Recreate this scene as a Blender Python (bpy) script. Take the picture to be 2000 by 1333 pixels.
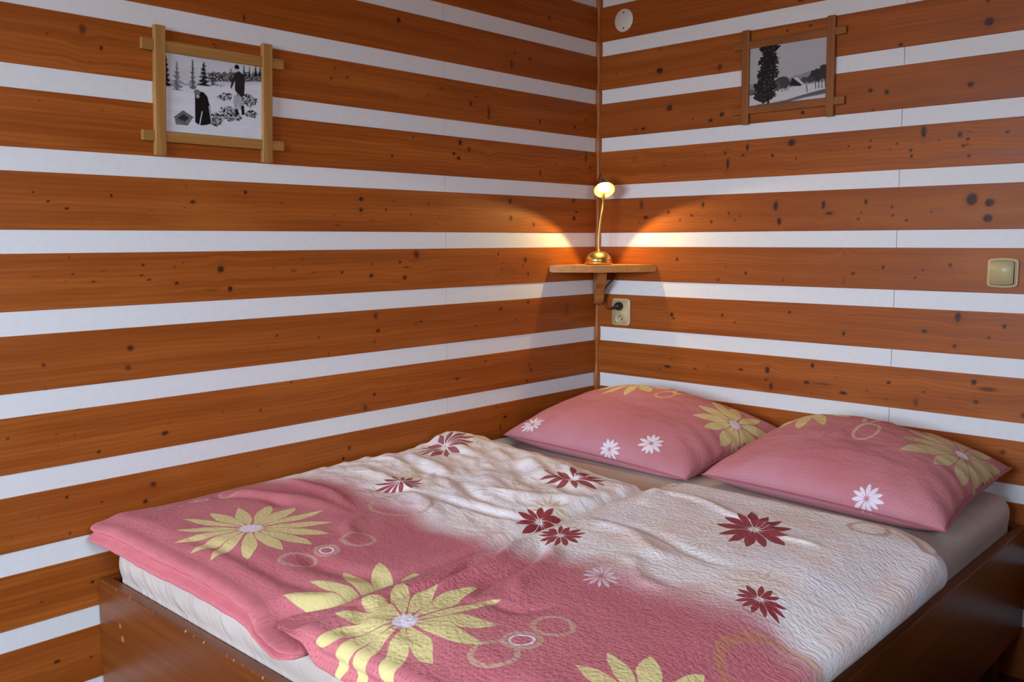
import bpy, bmesh, math, random
import numpy as np
from mathutils import Vector, Matrix

C = bpy.context.scene.collection
for o in list(bpy.data.objects):
    bpy.data.objects.remove(o)
scene = bpy.context.scene
PI = math.pi
H = 1.25                      # the camera solve put z = 0 at eye level; the floor lies 1.25 m lower
W_ = lambda *p: Vector((p[0], p[1], p[2] + H))

# ------------------------------------------------------------------ camera
cam_d = bpy.data.cameras.new('camera')
cam = bpy.data.objects.new('camera', cam_d)
C.objects.link(cam)
cam_d.sensor_fit = 'HORIZONTAL'
cam_d.sensor_width = 36.0
cam_d.lens = 1764.07 / 2000 * 36.0
R = ((0.73031412, -0.07369331, -0.67912486), (0.68310436, 0.08332071, 0.72555227), (-0.00311681, 0.99379422, -0.11119051))
m = Matrix(((R[0][0], R[0][1], -R[0][2], 2.11166), (R[1][0], R[1][1], -R[1][2], -2.73068), (R[2][0], R[2][1], -R[2][2], -0.02362 + H), (0, 0, 0, 1)))
cam.matrix_world = m
cam_d.clip_start = 0.05
scene.camera = cam

# ------------------------------------------------------------------ colour management and light
scene.view_settings.view_transform = 'Standard'
scene.view_settings.look = 'None'
scene.view_settings.gamma = 1.0
scene.view_settings.use_curve_mapping = False
scene.view_settings.exposure = 0.0
scene.cycles.use_denoising = True
scene.cycles.max_bounces = 8
scene.cycles.diffuse_bounces = 4
scene.cycles.sample_clamp_indirect = 6.0

WIN = (0.22, 1.90, 0.95, 2.15)        # window in the wall behind the camera: x0, x1, z0, z1
XF = 2.90                             # inner face of the wall beyond the gangway
FILL_WIN = (-2.90, -2.20, 1.15, 2.10)     # unseen window added in that wall for fill light: y0, y1, z0, z1
YB = -4.60                            # inner face of that wall
SKY = 22.0
world = bpy.data.worlds.new('daylight')
scene.world = world
world.use_nodes = True
wn = world.node_tree
wn.nodes.clear()
wo = wn.nodes.new('ShaderNodeOutputWorld')
wb = wn.nodes.new('ShaderNodeBackground')
wt = wn.nodes.new('ShaderNodeTexCoord')
ws = wn.nodes.new('ShaderNodeSeparateXYZ')
wr = wn.nodes.new('ShaderNodeValToRGB')
wm = wn.nodes.new('ShaderNodeMapRange')
wn.links.new(wt.outputs['Generated'], ws.inputs[0])
wn.links.new(ws.outputs['Z'], wm.inputs[0])
wm.inputs[1].default_value = -0.35
wm.inputs[2].default_value = 0.45
wn.links.new(wm.outputs[0], wr.inputs[0])
e = wr.color_ramp.elements
e[0].position = 0.0; e[0].color = (0.20, 0.20, 0.18, 1)
e[1].position = 1.0; e[1].color = (0.92, 1.16, 1.46, 1)
k_ = e.new(0.36); k_.color = (0.30, 0.31, 0.32, 1)
k_ = e.new(0.46); k_.color = (0.74, 0.90, 1.10, 1)
wn.links.new(wr.outputs[0], wb.inputs[0])
wb.inputs[1].default_value = SKY
wn.links.new(wb.outputs[0], wo.inputs[0])

portal_d = bpy.data.lights.new('window_daylight', 'AREA')
portal_d.shape = 'RECTANGLE'
portal_d.size = WIN[1] - WIN[0]
portal_d.size_y = WIN[3] - WIN[2]
portal_d.cycles.is_portal = True
portal = bpy.data.objects.new('window_daylight', portal_d)
portal.location = ((WIN[0] + WIN[1]) / 2, YB - 0.10, (WIN[2] + WIN[3]) / 2)
portal.rotation_euler = (PI / 2, 0, 0)       # -Z points to +Y, into the room
C.objects.link(portal)

portal_b = bpy.data.lights.new('added_fill_daylight', 'AREA')  # daylight portal of the unseen window added as fill
portal_b.shape = 'RECTANGLE'
portal_b.size = FILL_WIN[1] - FILL_WIN[0]
portal_b.size_y = FILL_WIN[3] - FILL_WIN[2]
portal_b.cycles.is_portal = True
portal2 = bpy.data.objects.new('added_fill_daylight', portal_b)
portal2.location = (XF + 0.08, (FILL_WIN[0] + FILL_WIN[1]) / 2, (FILL_WIN[2] + FILL_WIN[3]) / 2)
portal2.rotation_euler = (PI / 2, 0, PI / 2)
C.objects.link(portal2)

# ------------------------------------------------------------------ node helpers
class NT:
    def __init__(s, name, rough=0.5, spec=0.5):
        s.m = bpy.data.materials.new(name)
        s.m.use_nodes = True
        s.t = s.m.node_tree
        s.b = s.t.nodes['Principled BSDF']
        s.b.inputs['Roughness'].default_value = rough
        s.b.inputs['Specular IOR Level'].default_value = spec
    def put(s, sock, v):
        if isinstance(v, bpy.types.NodeSocket):
            s.t.links.new(v, sock)
        elif isinstance(v, (tuple, list)) and len(v) == 3 and sock.type == 'RGBA':
            sock.default_value = (*v, 1)
        else:
            sock.default_value = v
    def math(s, op, a, b=None, c=None, clamp=False):
        n = s.t.nodes.new('ShaderNodeMath'); n.operation = op; n.use_clamp = clamp
        for i, v in enumerate((a, b, c)):
            if v is not None: s.put(n.inputs[i], v)
        return n.outputs[0]
    def vmath(s, op, a, b=None):
        n = s.t.nodes.new('ShaderNodeVectorMath'); n.operation = op
        s.put(n.inputs[0], a)
        if b is not None: s.put(n.inputs[1], b)
        return n.outputs[0]
    def mix(s, f, a, b, mode='MIX'):
        n = s.t.nodes.new('ShaderNodeMix'); n.data_type = 'RGBA'; n.blend_type = mode
        s.put(n.inputs[0], f); s.put(n.inputs[6], a); s.put(n.inputs[7], b)
        return n.outputs[2]
    def attr(s, name):
        n = s.t.nodes.new('ShaderNodeAttribute'); n.attribute_name = name
        return n
    def coord(s, which='Object'):
        return s.t.nodes.new('ShaderNodeTexCoord').outputs[which]
    def sep(s, v):
        n = s.t.nodes.new('ShaderNodeSeparateXYZ'); s.put(n.inputs[0], v)
        return n.outputs
    def comb(s, x, y, z):
        n = s.t.nodes.new('ShaderNodeCombineXYZ')
        for i, v in enumerate((x, y, z)): s.put(n.inputs[i], v)
        return n.outputs[0]
    def noise(s, v, scale, detail=3.0, rough=0.55, dist=0.0):
        n = s.t.nodes.new('ShaderNodeTexNoise')
        if v is not None: s.put(n.inputs['Vector'], v)
        n.inputs['Scale'].default_value = scale
        n.inputs['Detail'].default_value = detail
        n.inputs['Roughness'].default_value = rough
        n.inputs['Distortion'].default_value = dist
        return n.outputs['Fac']
    def ss(s, x, a, b, lo=0.0, hi=1.0):
        n = s.t.nodes.new('ShaderNodeMapRange'); n.interpolation_type = 'SMOOTHSTEP'
        s.put(n.inputs[0], x)
        for i, v in enumerate((a, b, lo, hi)): s.put(n.inputs[i + 1], v)
        return n.outputs[0]
    def bump(s, h, dist, strength=1.0):
        n = s.t.nodes.new('ShaderNodeBump')
        n.inputs['Strength'].default_value = strength
        n.inputs['Distance'].default_value = dist
        s.put(n.inputs['Height'], h)
        s.t.links.new(n.outputs[0], s.b.inputs['Normal'])
    def base(s, v):
        s.put(s.b.inputs['Base Color'], v)
        return s.m

def srgb(r, g, b):
    f = lambda c: (c / 255) / 12.92 if c <= 10 else ((c / 255 + 0.055) / 1.055) ** 2.4
    return (f(r), f(g), f(b))

def plain(name, col, rough=0.5, metal=0.0, spec=0.5):
    t = NT(name, rough, spec)
    t.b.inputs['Metallic'].default_value = metal
    return t.base(col)

# ------------------------------------------------------------------ mesh helpers
def link(name, me, mat=None, parent=None, smooth=False, origin=None):
    """one mesh object; origin = world point the object's own origin sits at"""
    if origin is not None:
        me.transform(Matrix.Translation(-Vector(origin)))
    o = bpy.data.objects.new(name, me)
    C.objects.link(o)
    if mat is not None:
        for mm in (mat if isinstance(mat, (list, tuple)) else [mat]):
            me.materials.append(mm)
    me.polygons.foreach_set('use_smooth', [bool(smooth)] * len(me.polygons))
    loc = Vector(origin) if origin is not None else Vector((0, 0, 0))
    if parent is not None:
        o.parent = parent
        at = Vector(parent.location) + (Vector(parent.parent.location) if parent.parent else Vector((0, 0, 0)))
        o.location = loc - at
    else:
        o.location = loc
    return o

def tag(o, label, cat, group=None, kind=None):
    o['label'] = label
    o['category'] = cat
    if group: o['group'] = group
    if kind: o['kind'] = kind
    return o

def struct(o):
    o['kind'] = 'structure'
    return o

def empty(name, loc, label, cat, group=None):
    o = bpy.data.objects.new(name, None)
    o.empty_display_size = 0.05
    C.objects.link(o)
    o.location = loc
    return tag(o, label, cat, group)

def me_from(bm, name='mesh'):
    me = bpy.data.meshes.new(name)
    bmesh.ops.recalc_face_normals(bm, faces=bm.faces)
    bm.to_mesh(me); bm.free()
    return me

def add_box(bm, a, b, bevel=0.0, seg=2):
    """axis-aligned box between corners a and b, bevelled"""
    cx = [(a[i] + b[i]) / 2 for i in range(3)]
    r = bmesh.ops.create_cube(bm, size=1.0)
    vs = r['verts']
    bmesh.ops.scale(bm, vec=[abs(b[i] - a[i]) for i in range(3)], verts=vs)
    bmesh.ops.translate(bm, vec=cx, verts=vs)
    if bevel > 0:
        es = list({e_ for v in vs for e_ in v.link_edges})
        bmesh.ops.bevel(bm, geom=es, offset=bevel, segments=seg, affect='EDGES', profile=0.5)

def box(name, a, b, mat, parent=None, bevel=0.0, seg=2, smooth=False):
    bm = bmesh.new(); add_box(bm, a, b, bevel, seg)
    org = ((a[0] + b[0]) / 2, (a[1] + b[1]) / 2, min(a[2], b[2]))
    return link(name, me_from(bm), mat, parent, smooth, origin=org)

def tube_me(pts, rad, n=12, closed=False):
    """swept tube along pts with one radius or a list of radii, capped"""
    pts = [Vector(p) for p in pts]
    rs = rad if isinstance(rad, (list, tuple)) else [rad] * len(pts)
    bm = bmesh.new(); rings = []
    up = Vector((0, 0, 1))
    prev = None
    for i, p in enumerate(pts):
        a = pts[i - 1] if (i > 0 or closed) else p
        b = pts[(i + 1) % len(pts)] if (i < len(pts) - 1 or closed) else p
        t = (b - a).normalized()
        if prev is None:
            x = t.cross(up)
            if x.length < 1e-3: x = t.cross(Vector((1, 0, 0)))
        else:
            x = prev - t * prev.dot(t)
        x.normalize(); prev = x; y = t.cross(x)
        rings.append([bm.verts.new(p + (x * math.cos(2 * PI * k / n) + y * math.sin(2 * PI * k / n)) * rs[i]) for k in range(n)])
    for i in range(len(rings) - (0 if closed else 1)):
        A, B = rings[i], rings[(i + 1) % len(rings)]
        for k in range(n):
            bm.faces.new((A[k], A[(k + 1) % n], B[(k + 1) % n], B[k]))
    if not closed:
        bm.faces.new(rings[0][::-1]); bm.faces.new(rings[-1])
    return me_from(bm)

def lathe_me(prof, n=48, axis=None, org=(0, 0, 0), cap=True):
    """(radius, height) profile turned about axis (default +Z) through org"""
    axis = Vector(axis or (0, 0, 1)).normalized()
    x = axis.orthogonal().normalized(); y = axis.cross(x)
    org = Vector(org)
    bm = bmesh.new(); rings = []
    for r, h in prof:
        if r < 1e-5:
            rings.append([bm.verts.new(org + axis * h)])
        else:
            rings.append([bm.verts.new(org + axis * h + (x * math.cos(2 * PI * k / n) + y * math.sin(2 * PI * k / n)) * r) for k in range(n)])
    for A, B in zip(rings, rings[1:]):
        for k in range(n):
            q = []
            for v in (A[k % len(A)], A[(k + 1) % len(A)], B[(k + 1) % len(B)], B[k % len(B)]):
                if v not in q: q.append(v)
            if len(q) > 2: bm.faces.new(q)
    if cap:
        if len(rings[0]) > 1: bm.faces.new(rings[0][::-1])
        if len(rings[-1]) > 1: bm.faces.new(rings[-1])
    return me_from(bm)

def spline(pts, n):
    """Catmull-Rom through pts"""
    P = [Vector(p) for p in pts]
    P = [P[0] * 2 - P[1]] + P + [P[-1] * 2 - P[-2]]
    out = []
    for i in range(1, len(P) - 2):
        for k in range(n):
            t = k / n
            a, b, c, d = P[i - 1], P[i], P[i + 1], P[i + 2]
            out.append(0.5 * ((2 * b) + (c - a) * t + (2 * a - 5 * b + 4 * c - d) * t * t + (3 * b - a - 3 * c + d) * t ** 3))
    out.append(P[-2])
    return out

def grid_mesh(P, closed_u=False):
    """mesh from an (n, m, 3) array of points"""
    n, mm = P.shape[:2]
    me = bpy.data.meshes.new('grid')
    idx = np.arange(n * mm).reshape(n, mm)
    q = np.stack([idx[:-1, :-1], idx[1:, :-1], idx[1:, 1:], idx[:-1, 1:]], -1).reshape(-1, 4)
    me.vertices.add(n * mm)
    me.vertices.foreach_set('co', P.reshape(-1).astype(np.float32))
    me.loops.add(q.size)
    me.loops.foreach_set('vertex_index', q.reshape(-1).astype(np.int32))
    me.polygons.add(len(q))
    me.polygons.foreach_set('loop_start', (np.arange(len(q)) * 4).astype(np.int32))
    me.update(calc_edges=True)
    return me

def raw_mesh(co, faces):
    """co (n,3), faces (m,4) quads"""
    me = bpy.data.meshes.new('raw')
    me.vertices.add(len(co)); me.vertices.foreach_set('co', co.reshape(-1).astype(np.float32))
    me.loops.add(faces.size); me.loops.foreach_set('vertex_index', faces.reshape(-1).astype(np.int32))
    me.polygons.add(len(faces)); me.polygons.foreach_set('loop_start', (np.arange(len(faces)) * faces.shape[1]).astype(np.int32))
    me.update(calc_edges=True)
    return me

def set_attr(me, name, arr, typ='FLOAT'):
    a = me.attributes.new(name, typ, 'POINT')
    a.data.foreach_set('value' if typ == 'FLOAT' else ('vector' if typ == 'FLOAT_VECTOR' else 'color'), arr.reshape(-1).astype(np.float32))

_rng = np.random.default_rng(7)
_perm = _rng.permutation(256)
_g = _rng.random((256,)) * 2 * PI
def gnoise(x, y, seed=0):
    """2-D gradient noise, about -0.7..0.7"""
    x = np.asarray(x, float) + seed * 17.31; y = np.asarray(y, float) + seed * 9.17
    xi = np.floor(x).astype(int); yi = np.floor(y).astype(int)
    xf = x - xi; yf = y - yi
    u = xf ** 3 * (xf * (xf * 6 - 15) + 10); v = yf ** 3 * (yf * (yf * 6 - 15) + 10)
    def g(i, j, dx, dy):
        a = _g[_perm[(_perm[i & 255] + j) & 255]]
        return np.cos(a) * dx + np.sin(a) * dy
    a = g(xi, yi, xf, yf); b = g(xi + 1, yi, xf - 1, yf)
    c = g(xi, yi + 1, xf, yf - 1); d = g(xi + 1, yi + 1, xf - 1, yf - 1)
    return (a * (1 - u) + b * u) * (1 - v) + (c * (1 - u) + d * u) * v
def fbm(x, y, seed=0, oct=3):
    s = 0; amp = 1; tot = 0
    for k in range(oct):
        s = s + amp * gnoise(x * 2 ** k, y * 2 ** k, seed + k * 3); tot += amp; amp *= 0.5
    return s / tot
def sstep(x, a, b):
    t = np.clip((x - a) / (b - a), 0, 1)
    return t * t * (3 - 2 * t)

# ------------------------------------------------------------------ materials: walls
def wood_planks():
    t = NT('varnished_pine', 0.42, 0.25)
    g = t.attr('grain').outputs['Vector']          # (along, across bent round the knots, plank seed)
    kn = t.attr('knot').outputs['Fac']
    gs = t.sep(g)
    v1 = t.comb(t.math('MULTIPLY', gs[0], 1.3), t.math('MULTIPLY', gs[1], 34.0), gs[2])
    n1 = t.noise(v1, 1.0, 4.0, 0.6, 0.4)
    v2 = t.comb(t.math('MULTIPLY', gs[0], 5.0), t.math('MULTIPLY', gs[1], 240.0), gs[2])
    n2 = t.noise(v2, 1.0, 2.0, 0.5)
    v3 = t.comb(t.math('MULTIPLY', gs[0], 1.6), t.math('MULTIPLY', gs[1], 5.0), gs[2])
    n3 = t.noise(v3, 1.0, 3.0)
    # growth rings: sine of the bent across coordinate
    ring = t.math('SINE', t.math('ADD', t.math('MULTIPLY', gs[1], 520.0), t.math('MULTIPLY', n3, 26.0)))
    ring = t.ss(ring, 0.2, 1.0)
    c = t.mix(t.ss(n1, 0.28, 0.72), WOODA, WOODB)
    c = t.mix(t.math('MULTIPLY', ring, 0.22), c, WOODC)
    c = t.mix(t.math('MULTIPLY', t.ss(n2, 0.45, 0.8), 0.30), c, WOODC)
    pl = t.ss(t.noise(t.comb(gs[2], 0.3, 0.7), 3.1, 0.0), 0.25, 0.75)
    c = t.mix(t.math('MULTIPLY', pl, 0.55), c, WOODD)
    c = t.mix(t.math('MULTIPLY', t.ss(n3, 0.55, 0.8), 0.5), c, WOODE)
    kc = t.mix(t.ss(t.noise(None, 220.0, 2.0), 0.4, 0.6), srgb(34, 16, 10), srgb(70, 36, 22))
    kf = t.math('MULTIPLY', t.ss(kn, 0.09, 0.74), 0.95)
    c = t.mix(kf, c, kc)
    t.bump(t.math('ADD', t.math('MULTIPLY', n1, 0.6), t.math('MULTIPLY', n2, 0.4)), 0.0006, 0.5)
    t.put(t.b.inputs['Roughness'], t.ss(n1, 0.2, 0.8, 0.36, 0.5))
    return t.base(c)

WOODA = srgb(150, 75, 20)
WOODB = srgb(182, 98, 32)
WOODC = srgb(108, 48, 16)
WOODD = srgb(136, 68, 22)
WOODE = srgb(184, 108, 44)

def white_paint():
    t = NT('white_painted_strip', 0.55, 0.3)
    n = t.noise(t.coord('Object'), 60.0, 3.0)
    c = t.mix(t.ss(n, 0.3, 0.7), srgb(229, 228, 226), srgb(232, 231, 229))
    t.bump(n, 0.0003, 0.2)
    return t.base(c)

def stained_wood(name, ca, cb, along, rough=0.38, scale=1.0):
    """plain stained wood, grain running along axis 0/1/2 of the object"""
    t = NT(name, rough, 0.32)
    v = t.sep(t.coord('Object'))
    f = [60.0 * scale] * 3; f[along] = 2.2 * scale
    g = t.comb(*[t.math('MULTIPLY', v[i], f[i]) for i in range(3)])
    n = t.noise(g, 1.0, 4.0, 0.6, 0.6)
    f2 = [9.0] * 3; f2[along] = 1.5
    n2 = t.noise(t.comb(*[t.math('MULTIPLY', v[i], f2[i]) for i in range(3)]), 1.0, 2.0)
    c = t.mix(t.ss(n, 0.3, 0.7), ca, cb)
    c = t.mix(t.math('MULTIPLY', t.ss(n2, 0.45, 0.75), 0.4), c, tuple(x * 0.6 for x in ca))
    t.bump(n, 0.0005, 0.4)
    return t.base(c)

M_PLANK = wood_planks()
M_WHITE = white_paint()
M_PLASTER = plain('dark_gap', srgb(70, 50, 38), 0.9)

# ------------------------------------------------------------------ the walls
# tops and undersides of the white strips, measured in the photograph (eye level = 0)
BAND = {-4: (0.6979, 0.6465), -3: (0.5252, 0.4747), -2: (0.3511, 0.3005), -1: (0.1771, 0.1267), 0: (0.0017, -0.0496),
        1: (-0.1738, -0.2265), 2: (-0.3511, -0.4036), 3: (-0.5274, -0.5783), 4: (-0.7007, -0.7519), 5: (-0.8740, -0.9224),
        6: (-1.0490, -1.1000), -5: (0.8730, 0.8210), -6: (1.0470, 0.9960)}
ZC = 1.15 + H                          # ceiling height
bands = sorted(((b + H, t_ + H) for t_, b in BAND.values()))
planks = []
z_ = 0.0
for b_, t_ in bands:
    planks.append((z_, b_)); z_ = t_
planks.append((z_, ZC))

def warp_and_knots(s, z, knots):
    """s along the wall, z up: knot darkness and the across-grain coordinate bent round each knot"""
    kn = np.zeros_like(s); zz = z.copy()
    for ks, kz, rx, rz, st in knots:
        rx = max(rx, 0.0022); rz = max(rz, 0.0022)
        R_ = 8 * max(rx, rz) + 0.03
        mk = (np.abs(s - ks) < R_) & (np.abs(z - kz) < R_)
        if not mk.any(): continue
        dx = s[mk] - ks; dz = z[mk] - kz
        wob = 1 + 0.25 * gnoise(dx / rx * 0.9 + ks * 31, dz / rz * 0.9 + kz * 17, 5)
        q = np.sqrt((dx / rx) ** 2 + (dz / rz) ** 2) * wob
        core = st * 0.9 * (1 - sstep(q, 0.25, 1.15))
        halo = 0.30 * st * np.exp(-(q / 1.8) ** 2)
        if rx < 4.5 * rz:
            a = dz / (rz * 1.5)
            zz[mk] -= np.sign(dz) * rz * 0.9 * (1 - np.exp(-np.abs(a))) * np.exp(-np.abs(a) * 0.55) * np.exp(-(dx / (2.6 * rx)) ** 2) * 1.3
        kn[mk] = np.maximum(kn[mk], np.maximum(core, halo))
    return kn, zz

def striped_wall(name, axis, s0, s1, knots, dense=None, joints=(), sign=1.0, plane=0.0):
    """axis 'x': wall in a plane x = plane whose length runs along y, facing sign; axis 'y' the other way round"""
    COs, FAs, Gs, Ks, MI = [], [], [], [], []
    off = 0
    def pt(s, z, d):
        # distance along the wall s (absolute coordinate), depth d in front of the wall plane
        a = np.full_like(s, plane) + sign * d
        return np.stack([a, s, z], -1) if axis == 'x' else np.stack([s, a, z], -1)
    def add(P, g, k, mat, flip):
        nonlocal off
        n, mm = P.shape[:2]
        idx = np.arange(n * mm).reshape(n, mm) + off
        q = np.stack([idx[:-1, :-1], idx[1:, :-1], idx[1:, 1:], idx[:-1, 1:]], -1).reshape(-1, 4)
        if flip: q = q[:, ::-1]
        COs.append(P.reshape(-1, 3)); FAs.append(q); Gs.append(g.reshape(-1, 3)); Ks.append(k.reshape(-1)); MI.append(np.full(len(q), mat))
        off += n * mm
    flip = (sign > 0) == (axis == 'y')
    lo, hi = min(s0, s1), max(s0, s1)
    if dense:
        st = 0.0036
        S = np.concatenate([np.arange(lo, dense[0], 0.05), np.arange(dense[0], dense[1], st), np.arange(dense[1], hi, 0.05), [hi]])
    else:
        S = np.linspace(lo, hi, 60)
    TH = 0.004
    for i, (za, zb) in enumerate(planks):
        vis = dense is not None and zb > 0.20 and za < 2.15
        nz = max(2, int((zb - za) / (0.0036 if vis else 0.04)) + 1)
        Z = np.linspace(za, zb, nz)
        # small rounded arris top and bottom, faces turn back to the wall
        Zl = np.concatenate([[za, za, za + 0.0012], Z[1:-1], [zb - 0.0012, zb, zb]])
        Dl = np.concatenate([[0.0, TH - 0.0012, TH], np.full(nz - 2, TH), [TH, TH - 0.0012, 0.0]])
        SS, ZZ = np.meshgrid(S, Zl, indexing='ij')
        DD = np.broadcast_to(Dl, SS.shape)
        kn, zw = warp_and_knots(SS, ZZ, knots)
        seed = (i * 7.3 + (3.1 if axis == 'x' else 41.7)) % 50
        g = np.stack([SS, zw, np.full_like(SS, seed)], -1)
        add(pt(SS, ZZ, DD), g, kn, 0, flip)
    for b_, t_ in bands:
        cuts = [lo] + [j for j in joints] + [hi]
        for a_, c_ in zip(cuts, cuts[1:]):
            Sx = np.array([a_ + 0.0006, a_ + 0.0006, a_ + 0.001, c_ - 0.001, c_ - 0.0006, c_ - 0.0006])
            Dx = np.array([0.0003, 0.0010, 0.0014, 0.0014, 0.0010, 0.0003])
            SS, ZZ = np.meshgrid(Sx, np.array([b_ - 0.001, t_ + 0.001]), indexing='ij')
            add(pt(SS, ZZ, np.repeat(Dx[:, None], 2, 1)), np.zeros(SS.shape + (3,)), np.zeros_like(SS), 1, flip)
    # the body of the wall behind the boards
    SS, ZZ = np.meshgrid(np.array([lo, hi]), np.array([0.0, ZC]), indexing='ij')
    for d, fl in ((0.0, flip), (-0.10, not flip)):
        add(pt(SS, ZZ, np.full_like(SS, d)), np.zeros(SS.shape + (3,)), np.zeros_like(SS), 2, fl)
    for zz_ in (0.0, ZC):
        SS, DD = np.meshgrid(np.array([lo, hi]), np.array([-0.10, 0.0]), indexing='ij')
        add(pt(SS, np.full_like(SS, zz_), DD), np.zeros(SS.shape + (3,)), np.zeros_like(SS), 2, flip)
    for ss_ in (lo, hi):
        ZZ, DD = np.meshgrid(np.array([0.0, ZC]), np.array([-0.10, 0.0]), indexing='ij')
        add(pt(np.full_like(ZZ, ss_), ZZ, DD), np.zeros(ZZ.shape + (3,)), np.zeros_like(ZZ), 2, flip)
    me = raw_mesh(np.concatenate(COs), np.concatenate(FAs))
    me.polygons.foreach_set('material_index', np.concatenate(MI).astype(np.int32))
    set_attr(me, 'grain', np.concatenate(Gs), 'FLOAT_VECTOR')
    set_attr(me, 'knot', np.concatenate(Ks))
    o = link(name, me, [M_PLANK, M_WHITE, M_PLASTER])
    return struct(o)

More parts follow.
